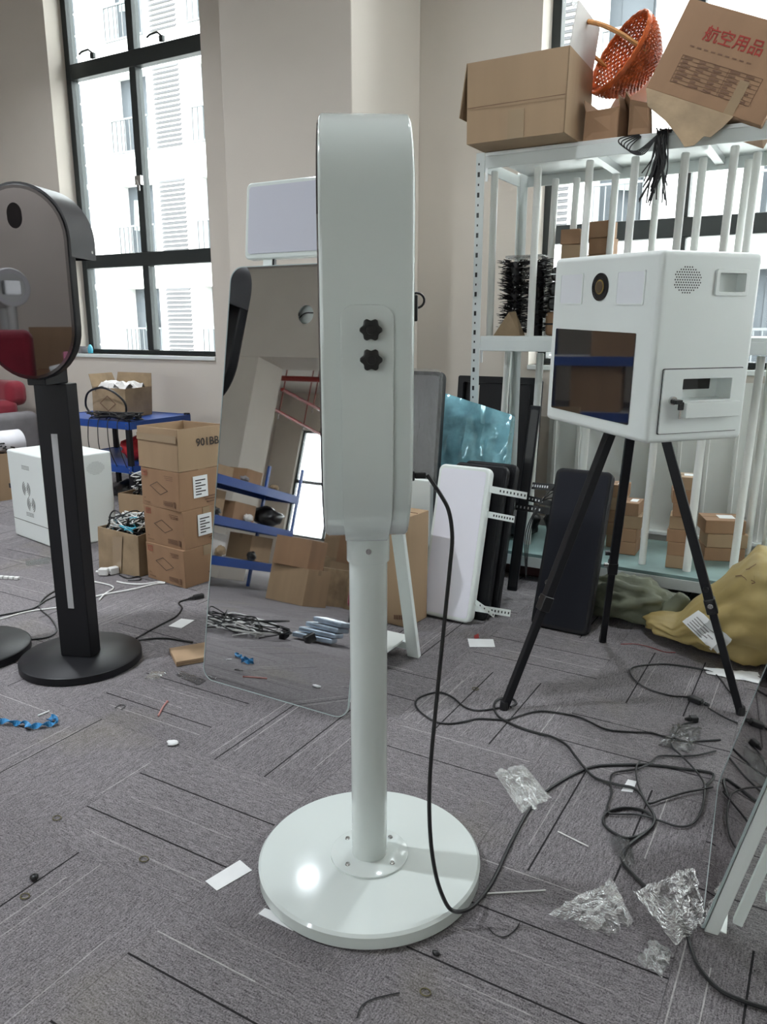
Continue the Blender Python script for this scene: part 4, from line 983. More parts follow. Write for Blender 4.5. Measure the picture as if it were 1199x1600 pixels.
for q in range(18):
    t_ = q / 17; rr = bowl_r(t_)
    m.tube([((rr + .005 * (1 if (i + q) % 2 else -1)) * math.cos(2 * math.pi * i / 68), (rr + .005 * (1 if (i + q) % 2 else -1)) * math.sin(2 * math.pi * i / 68), -.07 + .14 * t_) for i in range(68)], .005, 5, True)
m.build('weave', M_WICKER, bs, smooth=True)
MB().lathe([(0, -.074), (.105, -.072), (.105, -.066), (0, -.066)], 26).build('basket_bottom', M_WICKER, bs)
m = MB()
for q in range(3):
    m.tube([(.183 * math.cos(2 * math.pi * i / 60), .183 * math.sin(2 * math.pi * i / 60), .074 + .006 * math.sin(8 * 2 * math.pi * i / 60 + q * 2.1)) for i in range(60)], .007, 6, True)
m.build('rim', M_WICKER, bs, smooth=True)
arch = [lat * (.175 * math.cos(R(a))) + Vector((0, 0, .04 + .27 * math.sin(R(a)) ** .8)) for a in range(0, 181, 9)]
m = MB()
for q in range(4):
    o_ = Vector((random.uniform(-.008, .008), random.uniform(-.008, .008), random.uniform(-.006, .006))); m.tube([p + o_ for p in arch], .0075, 6)
m.build('handle', M_WICKERW, bs, smooth=True)
# big tilted carton with red characters
A_ = ony(1010, 137, 3.66); B_ = ony(1078, -4, 3.70); D_ = ony(1176, 192, 3.66)
xd = (D_ - A_).normalized(); zd = (B_ - A_); zd = (zd - xd * zd.dot(xd)); H_ = zd.length; zd.normalize(); yd = zd.cross(xd).normalized()
Wd, Dp = .50, .30
M_ = Matrix((xd, yd, zd)).transposed().to_4x4(); M_.translation = A_ + xd * (Wd / 2) + yd * (Dp / 2)
t = carton('tilted_printed_carton', 'big brown carton with red Chinese characters tipped over on the top deck', Wd, Dp, H_, M_.translation, rot=M_.to_euler(), mat=M_CARD2, tape=False, warp=.0003)
FM = lambda x, z: face_M((x, -Dp / 2 - .0012, z), (1, 0, 0), (0, 0, 1))
text('red_title', '航空用品', .062, pm('red_title_ink', (.30, .03, .02), .8), t, FM(-.005, H_ * .70), bold=.0006)
c = MB()
for k in range(9): c.b2((-.16 + .03 * k, -Dp / 2 - .0014, H_ * .538), (-.142 + .03 * k, -Dp / 2 - .0008, H_ * .552))
c.build('caption_print', M_INKB, t)
c = MB(); x0, x1, z0, z1 = -.17, .17, H_ * .14, H_ * .44; y = -Dp / 2 - .0009
c.ring([(x0, z0), (x1, z0), (x1, z1), (x0, z1)], [(x0 + .002, z0 + .002), (x1 - .002, z0 + .002), (x1 - .002, z1 - .002), (x0 + .002, z1 - .002)], y - .0005, y, M_XZ)
for k in range(1, 7): z = z0 + (z1 - z0) * k / 7; c.b2((x0, y - .0005, z - .0007), (x1, y, z + .0007))
for k in range(7):
    z = z0 + (z1 - z0) * (k + .5) / 7
    for q in range(5):
        a = x0 + .01 + q * .066; c.b2((a, y - .0005, z - .004), (a + .02 + .03 * ((k * 3 + q * 5) % 7) / 7, y, z + .003))
c.b2((.03, y - .0005, z0), (.032, y, z1))
c.build('table_print', M_INKB, t)
MB().b2((.09, y - .001, .0), (.13, y - .0002, .13)).build('clear_tape', M_TAPE, t)
MB().b2((.10, y - .0015, H_ - .05), (.15, y - .0002, H_ + .002)).b2((-.25, -.04, H_ + .003), (.25, .02, H_ + .005)).build('clear_tape', M_TAPE, t)
# hanging torn bottom flap
fl_ = [(-.25, 0), (-.20, -.075), (-.10, -.11), (-.02, -.155), (.03, -.19), (.06, -.17), (.075, -.12), (.10, -.115), (.12, -.06), (.135, 0)]
vs = []
for x, z in fl_: vs.append((x, -Dp / 2 - .004 + z * .35, z * .93)); 
n = len(vs); vs += [(x, y_ + .004, z) for x, y_, z in vs]
MB().add(vs, [tuple(range(n)), tuple(range(2 * n - 1, n - 1, -1))] + [(i, (i + 1) % n, n + (i + 1) % n, n + i) for i in range(n)]).build('torn_flap', M_CARD3, t)
# black cable bundle over the beam
tt = thing('cable_bundle', 'bundle of thin black cables hanging over the top deck edge', 'cable', ony(1032, 205, 3.66))
o0 = ony(1032, 205, 3.66); m = MB()
rn = random.Random(11)
for k in range(36):
    e = ony(rn.uniform(1000, 1040) + 0, rn.uniform(270, 322), 3.65) - o0
    s = Vector((rn.uniform(-.03, .05), rn.uniform(.02, .1), rn.uniform(.0, .02)))
    m.tube(catmull([s, Vector((rn.uniform(-.01, .035), -.012, -.02)), e * .55 + Vector((rn.uniform(-.005, .03), rn.uniform(-.01, .01), -.01)), e + Vector((rn.uniform(-.01, .01), 0, 0))], 5), .003, 5)
m.build('hanging_strands', M_RUB, tt, smooth=True)['kind'] = 'stuff'
m = MB()
for k in range(5):
    e1 = ony(970 + 4 * k, 222 + 3 * k, 3.65) - o0; e2 = ony(995 + 3 * k, 236 + k, 3.65) - o0
    m.tube(catmull([Vector((-.08, .06, .01)), e1 + Vector((0, 0, .015)), e1 + Vector((.004, -.004, -.012)), e2, Vector((-.0, -.012, -.01)), Vector((.02, .02, .012))], 6), .0028, 5)
m.build('looped_strands', M_RUB, tt, smooth=True)
m = MB()
for k in range(14):
    p = ony(rn.uniform(1000, 1040), rn.uniform(285, 330), 3.65) - o0; m.tube([p, p + Vector((rn.uniform(-.02, .02), 0, rn.uniform(-.03, .0)))], .0012, 4)
m.build('stripped_ends', M_STEEL, tt)

# --- on the middle deck
g = thing('bristle_garland', 'black spiky garland standing folded on the middle deck', 'garland', (-1.425, 3.90, 1.239))
m = MB(); tips = MB(); rn = random.Random(2)
for k in range(900):
    z = rn.uniform(.02, .37); a = rn.uniform(0, 2 * math.pi); bx = -.055 if rn.random() < .55 else .06
    base = Vector((bx + .03 * math.cos(a), .05 * math.sin(a), z)); d = Vector((math.cos(a), math.sin(a), rn.uniform(-.25, .35))).normalized() * rn.uniform(.03, .062)
    m.cyl(base, base + d, .0042, .0012, n=4, caps=False)
    if k % 14 == 0: tips.cyl(base + d, base + d * 1.08, .003, .002, n=6)
m.build('bristles', M_BRIST, g)['kind'] = 'stuff'
tips.build('pale_tips', M_TIP, g)['kind'] = 'stuff'
for bx in (-.055, .06): MB().cyl((bx, 0, .0), (bx, 0, .36), .038, n=14).build('core', M_BRIST, g, smooth=True)
MB().b2((-.095, -.055, .375), (.1, .055, .39)).build('wrap_top', M_FILM2, g, bevel=.01)
tag(MB().add([(-1.545, 3.79, 1.2395), (-1.40, 3.785, 1.2395), (-1.47, 3.80, 1.355), (-1.445, 3.83, 1.36), (-1.52, 3.86, 1.2395), (-1.395, 3.84, 1.2395)], [(0, 1, 2), (1, 5, 3, 2), (0, 2, 3, 4), (4, 3, 5), (0, 4, 5, 1)]).build('torn_carton_piece', M_CARD3, None), 'torn piece of carton in front of the black garland', 'carton')
for k in range(4):
    tt = thing('black_pouch', ['black padded pouch at the bottom of the pile on the middle deck', 'black padded pouch second from the deck beside the garland', 'black padded pouch third from the deck beside the garland', 'clear wrapped black pouch topping the pile beside the garland'][k], 'pouch', (-1.21, 4.0, 1.239 + [0, .12, .19, .26][k]), R(3 * k), 'pouches beside the garland')
    h = [.118, .068, .068, .068][k]
    MB().b2((-.09, -.15, 0), (.09, .15, h)).build('pouch', M_CARD2 if k == 0 else M_BLACKP, tt, bevel=.02, seg=3)
    MB().b2((-.091, -.151, h * .45), (.091, .151, h * .52)).build('zip', M_STEEL if k == 3 else M_BLACK, tt)
cs2 = [(-1.245, 4.10, 0, 'a'), (-1.16, 4.16, 0, 'b')]
nb = [5, 6]; ctr = 0
lab_small = lambda s, i, n_: ['%s small brown carton %s' % (p, s) for p in ('lowest', 'second', 'third', 'fourth', 'fifth', 'sixth', 'seventh')][i]
def small_stack(x, y, z, n_, where, w=.095, d=.12, h=.066, rz=0, seed=0, group='small brown cartons'):
    rn = random.Random(seed)
    for i in range(n_):
        t = carton('small_carton', lab_small(where, i, n_), w, d, h, (x + rn.uniform(-.008, .008), y + rn.uniform(-.008, .008), z + i * (h + .0015)), R(rz + rn.uniform(-6, 6)), M_CARD2 if (i + seed) % 3 else M_CARD, group=group, tape=False, warp=.001)
        MB().b2((-w * .1, -d * .2, h), (w * .3, d * .25, h + .0012)).build('white_sticker', M_PAPER, t)
small_stack(-1.275, 4.16, 1.239, 8 - 1, 'in the left stack on the middle deck behind the booth', .10, .11, .074, 4, 1)
small_stack(-1.135, 4.20, 1.239, 7, 'in the right stack on the middle deck behind the booth', .115, .11, .079, -6, 2)
def crumple(name, c, w, d, h, seed, mat, label, cat='plastic bag', rz=0, group=None, n=14, base=None, tri=None, zf=.003):
    vs = []; fs = []
    for i in range(n):
        for j in range(n):
            u_, v_ = i / (n - 1), j / (n - 1)
            if tri:   # bilinear over four ground corners
                p = tri[0].lerp(tri[1], u_).lerp(tri[3].lerp(tri[2], u_), v_)
            else: p = Vector((w * (u_ - .5), d * (v_ - .5), 0))
            e = min(1.0, 5 * min(u_, 1 - u_, v_, 1 - v_) + .15)
            k = noise.noise(Vector((u_ * 4 + seed, v_ * 4, seed))) * .6 + (.5 - abs(noise.noise(Vector((u_ * 7, v_ * 7 + seed, 2))))) * .8 + .35 * noise.noise(Vector((u_ * 13 + seed, v_ * 13, 5)))
            q = .014 * noise.noise(Vector((u_ * 6, seed, v_ * 6)))
            vs.append((p.x + q, p.y - q, zf + max(0, h * e * (k * .6 + .35))))
    for i in range(n - 1):
        for j in range(n - 1): fs.append((i * n + j, i * n + n + j, i * n + n + j + 1, i * n + j + 1))
    o = MB().add(vs, fs).build(name, mat, None)
    o.location = c; o.rotation_euler = (0, 0, rz); return tag(o, label, cat, group)
o = crumple('clear_bag', (-.945, 4.05, 1.2395), .2, .2, .42, 6, M_FILM, 'clear crumpled bag behind the booth on the middle deck')
o = crumple('clear_bag', (-.50, 3.98, 1.2395), .16, .14, .46, 8, M_FILM, 'clear crumpled bag by the right tubes above the booth')
# --- on the bottom deck
small_stack(-.575, 3.87, .153, 7, 'in the tall stack on the bottom deck of the rack', .105, .13, .0625, 8, 3)
small_stack(-.835, 4.0, .153, 4, 'in the short stack beside the tripod leg on the bottom deck', .085, .14, .066, 4, 4)
small_stack(-.93, 4.08, .153, 5, 'in the half-hidden stack behind the dark panel', .085, .12, .066, 0, 6)
small_stack(-.42, 4.12, .153, 3, 'in the wide low stack on the bottom deck at the right', .19, .16, .068, 16, 5)
tag(blob('black_bag', M_BLACKP, (-1.16, 3.98, .153), (.12, .1, .12), 8, .35, 2.4), 'black plastic bag on the bottom deck behind the brackets', 'bag')
tag(blob('black_cloth_bundle', M_BLACK, (-1.45, 4.02, .153), (.11, .13, .08), 12, .4, 2.6), 'bundle of black cloth at the left end of the bottom deck', 'cloth')
tag(MB().b2((-1.45, 3.78, .003), (-1.0, 4.1, .07)).build('dark_red_case', pm('dark_red_case', (.05, .008, .008), .5), None, bevel=.012), 'dark red case pushed under the bottom deck', 'case')

# ================================================================== PANELS LEANING AT THE RACK
def led_panel(name, label, bl, w, L, lean, rz, thick, frame, face, group=None, r=.03, side=None):
    t = thing(name, label, 'light panel', bl, group=group, rot=(-lean, 0, rz) if not side else (-lean, side, rz))
    MB().prism(rrect(w, L, r, 6, w / 2, L / 2), 0, thick, M_XZ).build('frame', frame, t, bevel=.010, seg=3)
    MB().prism(rrect(w - .032, L - .036, r * .55, 5, w / 2, L / 2), -.0015, .002, M_XZ).build('diffuser', face, t)
    return t
pB = onz(655.6, 962); 
p1 = led_panel('white_light_panel', 'white rounded light panel leaning at the foot of the rack', (pB.x, pB.y, .012), .252, .69, R(14.5), R(-2), .052, M_WHITE2, pm('pale_lilac_diffuser', (.78, .77, .84), .4))
def bracket(parent, o, dirn, up, L, w_, mat, holes=8, name='slotted_bracket'):
    dirn, up = Vector(dirn).normalized(), Vector(up).normalized(); nn = dirn.cross(up); o = Vector(o)
    b_ = MB().hexa([o + dirn * a + up * c_ + nn * e for c_ in (0, w_) for a, e in ((0, 0), (L, 0), (L, .003), (0, .003))]).build(name, mat, parent)
    h = MB()
    for k in range(holes):
        p = o + dirn * (L * (.3 + .65 * k / max(1, holes - 1))) + up * (w_ * .5)
        for e in (-.0006, .0036): h.hexa([p + dirn * a + up * c_ + nn * (e + q) for c_ in (-w_ * .17, w_ * .17) for a, q in ((-.003, -.0003), (.003, -.0003), (.003, .0003), (-.003, .0003))])
    h.build('bracket_holes', M_BLACKP if mat is not M_BLACKP else M_STEEL, b_)
    return b_
bracket(p1, (.252, .02, .585), (1, .12, -.06), (0, 0, 1), .17, .030, M_WHITE2)
bracket(p1, (.245, .03, .475), (1, .05, -.05), (0, 0, 1), .135, .028, M_WHITE2)
bracket(p1, (.25, .03, .09), (.75, -.25, -.25), (0, 0, 1), .13, .02, M_WHITE2, 4); bracket(p1, (.25, .04, .055), (1, .2, .02), (0, 0, 1), .16, .03, M_WHITE2, 8)
p2 = led_panel('black_light_panel', 'black rounded panel standing just behind the white light panel', (pB.x + .035, pB.y + .085, .002), .262, .70, R(15), R(-2), .04, M_BLACK, M_BLACK)
p3 = led_panel('black_light_panel', 'second black rounded panel squeezed behind the white light panel', (pB.x + .055, pB.y + .15, .002), .262, .70, R(15), R(-2), .04, M_BLACK, M_BLACK)
pB2 = onz(828, 978)
p4 = led_panel('dark_light_panel', 'dark navy-black rounded panel leaning on the rack behind the tripod leg', (pB2.x, pB2.y, .004), .255, .715, R(21), R(-1), .05, M_BLACK, pm('navy_black_face', (.012, .013, .019), .55, spec=.15))
bracket(p4, (-.005, .03, .61), (-1, .1, .0), (0, 0, 1), .11, .032, M_BLACKP, 7); bracket(p4, (-.005, .03, .50), (-1, .05, .03), (0, 0, 1), .17, .032, M_BLACKP, 7); bracket(p4, (-.01, .04, .54), (-1, .1, .12), (0, 0, 1), .15, .026, M_BLACKP, 7)
m = MB()
for k in range(3): m.tube(catmull([(0, .03, .58 + .03 * k), (-.05, .0, .54), (-.07 - .01 * k, .0, .40), (-.06, .02, .2)], 5), .0025, 5)
m.build('panel_lead', M_RUB, p4, smooth=True)
# film-wrapped panel and black frames behind
def wrinkle_panel(name, label, bl, w, L, lean, rz, mat, thick=.04, amp=.012, seed=0, cat='panel', top=None):
    t = thing(name, label, cat, bl, rot=(-lean, 0, rz)); n = 22; vs = []; fs = []
    for side, y in ((0, 0.0), (1, thick)):
        for i in range(n):
            for j in range(n):
                u_, v_ = i / (n - 1), j / (n - 1)
                k = noise.noise(Vector((u_ * 3 + v_ * 4 + seed, v_ * 9 - u_ * 3, seed))) + .5 * noise.noise(Vector((u_ * 12, v_ * 5 + u_ * 4, seed + 4)))
                zt = L * v_ + (top(u_) * v_ if top else 0)
                vs.append((w * u_ + .01 * noise.noise(Vector((v_ * 6, side, seed))), y + (-1 if side == 0 else .3) * amp * abs(k) * 1.5, zt))
    N2 = n * n
    for i in range(n - 1):
        for j in range(n - 1):
            a = i * n + j; fs += [(a, a + n, a + n + 1, a + 1), (N2 + a, N2 + a + 1, N2 + a + n + 1, N2 + a + n)]
    for j in range(n - 1):
        for i in (0, n - 1): a = i * n + j; fs.append((a, a + 1, N2 + a + 1, N2 + a))
    for i in range(n - 1):
        for j in (0, n - 1): a = i * n + j; fs.append((a, a + n, N2 + a + n, N2 + a))
    MB().add(vs, fs).build('wrapping', mat, t, smooth=True); return t
wrinkle_panel('film_wrapped_panel', 'panel wrapped in shiny blue-green film behind the white light panel', (-1.70, 3.36, .003), .36, .93, R(13), R(2), M_BLUEBAG, .05, .026, 3, top=lambda u_: .05 - .09 * u_)
t = thing('display_frame_stack', 'black metal frames standing behind the left end of the rack', 'frame', (-2.03, 4.335, .003), rot=(R(-6), 0, 0))
MB().ring(rrect(.50, .995, .012, 3, .25, .4975), rrect(.43, .92, .008, 3, .25, .4975), 0, .03, M_XZ).build('frame', M_BLACK, t)
MB().ring(rrect(.50, .985, .012, 3, .27, .4925), rrect(.41, .90, .008, 3, .27, .4925), .034, .07, M_XZ).build('second_frame', M_BLACK, t)
MB().b2((.14, .01, .04), (.46, .02, .95)).build('frame_panel', M_BLACK, t)
t = thing('black_board', 'black board leaning sideways at the left end of the rack', 'board', (-1.32, 3.52, .003), rot=(R(-5), R(4), R(10)))
MB().b2((0, 0, 0), (.05, .03, .92)).build('board', M_BLACK, t, bevel=.004)
MB().b2((.008, -.001, .02), (.042, 0, .9)).build('board_face', M_BLACKP, t)
# grey wrapped sheet near the column
t = thing('wrapped_mirror_panel', 'grey panel in clear wrap leaning beside the column', 'panel', (-1.995, 3.22, .003), rot=(R(-5.5), 0, R(-3)))
MB().prism(rrect(.40, 1.08, .03, 5, .2, .54), 0, .03, M_XZ).build('panel', pm('grey_panel_face', (.30, .29, .31), .35, .2, var=.15, vscale=4, bump=.15, bscale=8), t, bevel=.004)
MB().ring(rrect(.404, 1.084, .032, 5, .2, .54), rrect(.372, 1.05, .02, 5, .2, .54), -.003, .034, M_XZ).build('panel_edge', M_BLACK, t)
MB().prism(rrect(.42, 1.10, .035, 5, .2, .545), -.010, -.009, M_XZ).build('clear_wrap', M_FILM2, t)
# flat carton behind the mirror's strut
t = carton('flat_carton', 'plain flat carton standing on edge behind the mirror strut', .52, .16, .50, (-1.76, 2.92, .002), R(-4), M_CARD, tape=False)
c = MB()
for k in range(6): c.b2((.19 + .012 * k, -.0855, .03 + .002 * k), (.199 + .012 * k, -.0845, .05 + .002 * k))
c.build('side_print', M_INKB, t)
tag(MB().b2((-1.74, 3.13, .003), (-1.56, 3.165, .60)).build('white_board', M_WHITE2, None, bevel=.004), 'white board standing behind the flat carton', 'board')

# ================================================================== SACKS
sy = thing('yellow_sack', 'large yellow woven sack slumped in front of the rack at the right', 'sack', (-.20, 3.27, .002))
sk = blob('sack', M_SACKY, (0, 0, 0), (.40, .26, .215), 6, .16, 1.7, 5, sy)
for v in sk.data.vertices:       # taper towards the tied left end
    if v.co.x < 0:
        k = 1 + .55 * v.co.x / .40; v.co.y *= max(.3, k); v.co.z *= max(.28, 1 + 1.05 * v.co.x / .40 * (1 if v.co.x > -.4 else 1))
    v.co.z *= 1.0
    f = .022 * noise.noise(Vector((v.co.x * 5 + v.co.z * 6, v.co.y * 5, v.co.z * 14 + v.co.x * 7))); v.co.y += f; v.co.z += f * .8 if v.co.z > .02 else 0
def drape(target, base, quad, n, m_, off, name, mat, parent):
    bvh = BVHTree.FromPolygons([v.co + base for v in target.data.vertices], [tuple(p.vertices) for p in target.data.polygons])
    vs = []; fs = []
    for i in range(n):
        for j in range(m_):
            u_, v_ = i / (n - 1), j / (m_ - 1)
            px = (quad[0][0] * (1 - u_) + quad[1][0] * u_) * (1 - v_) + (quad[3][0] * (1 - u_) + quad[2][0] * u_) * v_
            py = (quad[0][1] * (1 - u_) + quad[1][1] * u_) * (1 - v_) + (quad[3][1] * (1 - u_) + quad[2][1] * u_) * v_
            d = ray(px, py).normalized(); h = bvh.ray_cast(_C, d)
            p = h[0] + h[1] * off if h[0] else None
            vs.append(p)
    good = [p for p in vs if p is not None]
    if not good: return None
    av = sum(good, Vector()) / len(good); vs = [(p if p is not None else av) - base for p in vs]
    for i in range(n - 1):
        for j in range(m_ - 1): fs.append((i * m_ + j, i * m_ + m_ + j, i * m_ + m_ + j + 1, i * m_ + j + 1))
    return MB().add(vs, fs).build(name, mat, parent, smooth=True)
def c5(x, y): return (1000 + x / 5.33, 840 + y / 5.33)
lab_ = drape(sk, Vector((-.20, 3.27, .002)), [c5(365, 705), c5(500, 610), c5(775, 840), c5(640, 970)], 9, 7, .007, 'shipping_label', M_PAPER, sy)
if lab_:
    for k, (a, b_) in enumerate(((.12, .2), (.3, .42), (.52, .58), (.68, .72), (.8, .84))):
        q = lambda u_, v_: ((c5(365, 705)[0] * (1 - u_) + c5(500, 610)[0] * u_) * (1 - v_) + (c5(640, 970)[0] * (1 - u_) + c5(775, 840)[0] * u_) * v_, (c5(365, 705)[1] * (1 - u_) + c5(500, 610)[1] * u_) * (1 - v_) + (c5(640, 970)[1] * (1 - u_) + c5(775, 840)[1] * u_) * v_)
        drape(sk, Vector((-.20, 3.27, .002)), [q(.08 + .14 * k, .12), q(.13 + .14 * k, .12), q(.13 + .14 * k, .55 + .09 * (k % 3)), q(.08 + .14 * k, .55 + .09 * (k % 3))], 3, 6, .009, 'label_print', pm('grey_label_ink', (.25, .24, .24), .8), lab_)
for a, b_ in (((800, 325), (850, 318)), ((850, 318), (880, 340)), ((880, 340), (895, 358)), ((890, 270), (920, 262)), ((915, 262), (970, 225)), ((930, 355), (960, 370)), ((955, 320), (960, 370)), ((935, 385), (965, 375))):
    dx, dy = 5, 7
    drape(sk, Vector((-.20, 3.27, .002)), [c5(a[0], a[1] - dy / 2), c5(b_[0], b_[1] - dy / 2), c5(b_[0], b_[1] + dy / 2), c5(a[0], a[1] + dy / 2)], 3, 2, .003, 'marker_writing', M_INKB, sy)
sg = thing('green_sack', 'small grey-green woven sack lying beside the yellow sack', 'sack', (-.70, 3.43, .002))
g1 = blob('sack', M_SACKG, (0, 0, 0), (.20, .13, .095), 9, .45, 2.6, 4, sg)
g2 = MB().tube(catmull([(.10, -.02, .04), (.17, -.05, .07), (.21, -.04, .12), (.235, -.03, .16)], 5), [.07, .07, .068, .066, .064, .06, .055, .05, .045, .04, .038, .036, .036, .034, .03, .02], 10).build('sack_neck', M_SACKG, sg, smooth=True)
crumple('newspaper_sheet', (0, 0, 0), 0, 0, .010, 3, M_PAPER, 'crumpled newspaper sheet under the yellow sack', 'paper', tri=[onz(1100, 1044), onz(1185, 1052), onz(1190, 1070), onz(1105, 1054)], n=8)

# ================================================================== RIGHT LEANING MIRROR (near right edge)
RA = R(12.7)
rm = thing('leaning_mirror_frame', 'dark mirror in a white metal frame leaning at the right edge', 'mirror', (-.168, 2.225, .0), rot=(0, RA, R(4.2)))
W2, L2 = .625, 1.25
# local: y from 0 to -W2 (towards camera), z up along the glass
OU = [(0, 0), (-W2, 0), (-W2, L2), (0, L2)]
MB().prism(rrect(W2, L2, .02, 3, -W2 / 2, L2 / 2), 0, .005, M_YZ).build('mirror_glass', M_MIRRORR, rm)
MB().ring(rrect(W2 + .006, L2 + .006, .022, 3, -W2 / 2, L2 / 2), rrect(W2 - .006, L2 - .006, .018, 3, -W2 / 2, L2 / 2), -.001, .004, M_YZ).build('glass_edge', M_EDGE, rm)
MB().b2((.006, -W2 + .0, .0), (.034, -W2 + .012, L2)).build('side_channel', M_WHITE2, rm, bevel=.002)
MB().b2((.055, -W2 + .03, .03), (.075, -W2 + .05, L2)).build('side_channel', M_WHITE2, rm, bevel=.002)
MB().b2((.006, -.02, .0), (.05, -.006, L2)).build('side_channel', M_WHITE2, rm, bevel=.002)
MB().b2((.006, -W2 + .012, .0), (.05, -.02, .012)).build('bottom_channel', M_WHITE2, rm, bevel=.002)
MB().b2((.006, -W2 + .012, .02), (.008, -.02, L2 - .02)).build('rear_cover', M_WHITE2, rm)
MB().b2((.09, -W2 + .01, .13), (.13, -W2 + .045, .15)).b2((.127, -W2 + .01, .13), (.13, -W2 + .045, .19)).build('strut_bracket', M_WHITE2, rm, bevel=.001)
MB().b2((.10, -W2 + .06, .18), (.36, -W2 + .07, .75)).build('rear_box_panel', M_WHITE2, rm, bevel=.003)

# ================================================================== FLOOR CABLES AND LITTER
F = lambda L, f, z=.0042: [onz(*f(x, y), z) for x, y in L]
cable('power_cable', F([(905, 300), (840, 296), (780, 290), (690, 262), (635, 225), (615, 190), (630, 170), (690, 160), (780, 158), (900, 175), (970, 195), (1010, 235), (1030, 265), (1072, 305)], c6), .0031, 'black cable loop lying before the yellow sack')
cable('power_cable', F([(650, 580), (500, 600), (400, 575), (320, 510), (250, 475), (190, 470), (110, 490), (55, 520), (45, 560), (90, 620), (190, 680), (290, 695), (400, 680), (500, 660), (700, 670)], cz) + F([(90, 396), (200, 362), (280, 362), (400, 385), (510, 435), (620, 447), (700, 450), (760, 467), (850, 487), (1000, 480)], c6), .0033, 'black cable with a loop behind the white pole running right under the tripod')
cable('power_cable', F([(730, 575), (770, 548), (742, 517), (680, 510), (625, 530), (610, 580), (640, 640), (700, 680), (830, 735), (950, 770)], cz) + F([(280, 468), (340, 500), (380, 550), (420, 600), (470, 645), (560, 672), (640, 692), (690, 760), (716, 805), (712, 845)], c6, .008) + F([(690, 140), (620, 155), (550, 118), (530, 82), (550, 50), (620, 32), (700, 45), (735, 80), (720, 120), (640, 180), (605, 235), (640, 290), (730, 380), (820, 460), (865, 510), (880, 580), (920, 680), (1000, 770), (1100, 820), (1230, 860)], c7, .006), .0042, 'long black cable coiling past the plastic bags to the lower right corner')
cable('power_cable', F([(880, 405), (840, 415), (815, 440), (790, 500), (830, 545), (880, 595), (925, 655), (932, 700), (920, 780), (880, 838), (820, 850), (740, 825), (650, 800), (530, 795), (515, 770), (535, 710), (530, 660), (545, 622), (640, 605), (700, 580), (740, 550), (830, 550), (900, 546), (980, 528)], c6, .007), .0031, 'black cable with a plug lying on clear film before the leaning mirror')
cable('power_cable', F([(655, 572), (640, 600), (642, 640), (655, 690), (690, 750), (760, 732), (850, 705), (930, 690), (968, 682)], c6, .009), .0031, 'short black cable joining the coil before the leaning mirror')
def plug(a, b_, lab):
    a, b_ = Vector(a), Vector(b_); t = thing('cable_plug', lab, 'plug', (a.x, a.y, 0), math.atan2(b_.y - a.y, b_.x - a.x), 'black cable plugs')
    L = (b_ - a).length
    MB().b2((0, -.012, .002), (L * .62, .012, .022)).build('plug_body', M_RUB, t, bevel=.004)
    m = MB()
    for k in range(4): m.cyl((L * (.62 + .09 * k), 0, .011), (L * (.68 + .09 * k), 0, .011), .008 - .001 * k, n=10)
    m.build('strain_relief', M_RUB, t)
plug(onz(*c6(865, 312)), onz(*c6(955, 348)), 'black cable plug with ribbed neck beside the tripod foot')
cable('power_cable', F([(948, 344), (1000, 375), (1040, 395), (1072, 408)], c6, .008), .0031, 'black cable leading from the ribbed plug to the mirror frame')
plug(onz(*c6(902, 405)), onz(*c6(845, 405)), 'black cable plug on the clear film near the leaning mirror')
cable('thin_red_wire', F([(575, 72), (640, 72), (700, 85), (760, 105), (808, 108)], c6, .003), .0015, 'thin red wire on the carpet before the green sack', M_REDP, cat='wire')
LITTER = 'litter on the carpet'
def sheet(name, pxs, lab, mat=M_PAPER, th=.0008, cat='paper', z=.001, group=None):
    P = [onz(x, y, z) for x, y in pxs]; n = len(P); c = sum(P, Vector()) / n
    vs = [p - c for p in P] + [p - c + Vector((0, 0, th)) for p in P]
    o = MB().add(vs, [tuple(range(n - 1, -1, -1)), tuple(range(n, 2 * n))] + [(i, (i + 1) % n, n + (i + 1) % n, n + i) for i in range(n)]).build(name, mat, None)
    o.location = c; return tag(o, lab, cat, group)
sheet('paper_card', [(321, 1377), (375, 1344), (394, 1360), (339, 1392)], 'white paper card on the carpet left of the stand base')
sheet('paper_card', [(404, 1428), (414, 1419), (468, 1440), (458, 1455)], 'white card caught under the left of the stand base', z=.0005)
sheet('paper_card', [(731, 998), (771, 999), (774, 1011), (734, 1011)], 'white printed slip on the carpet below the white light panel')
sheet('paper_card', c_ if False else [c6(575, 700), c6(605, 650), c6(642, 658), c6(625, 705)], 'small white scrap among the coiled cables', group=None)
sheet('paper_slip', [c4(790, 385), c4(850, 350), c4(912, 357), c4(850, 395)], 'white slip in a clear sleeve between black base and mirror', group=None)
sheet('red_scrap', [(741, 993), (748, 990), (749, 997), (742, 999)], 'tiny red scrap beside the printed slip', M_REDP, cat='scrap')
kp = thing('kraft_packet', 'flat kraft packet on the floor beside the lower left of the tall mirror', 'box', onz(300, 1026), R(-35))
MB().b2((-.075, -.075, .001), (.075, .075, .022)).build('packet', M_CARD, kp, bevel=.003); MB().b2((-.0755, -.0755, .011), (.0755, .0755, .0122)).build('packet_seam', M_INKB, kp)
crumple('clear_sleeve', (0, 0, 0), 0, 0, .012, 4, M_FILM, 'clear shiny sleeve strip in front of the tall mirror', tri=[onz(*c4(820, 615)), onz(*c4(850, 600)), onz(*c4(972, 640)), onz(*c4(930, 665))], n=10)
crumple('clear_scrap', (0, 0, 0), 0, 0, .012, 14, M_FILM, 'small clear film scrap right of the black base', tri=[onz(*c4(675, 635)), onz(*c4(715, 600)), onz(*c4(788, 608)), onz(*c4(730, 640))], n=9)
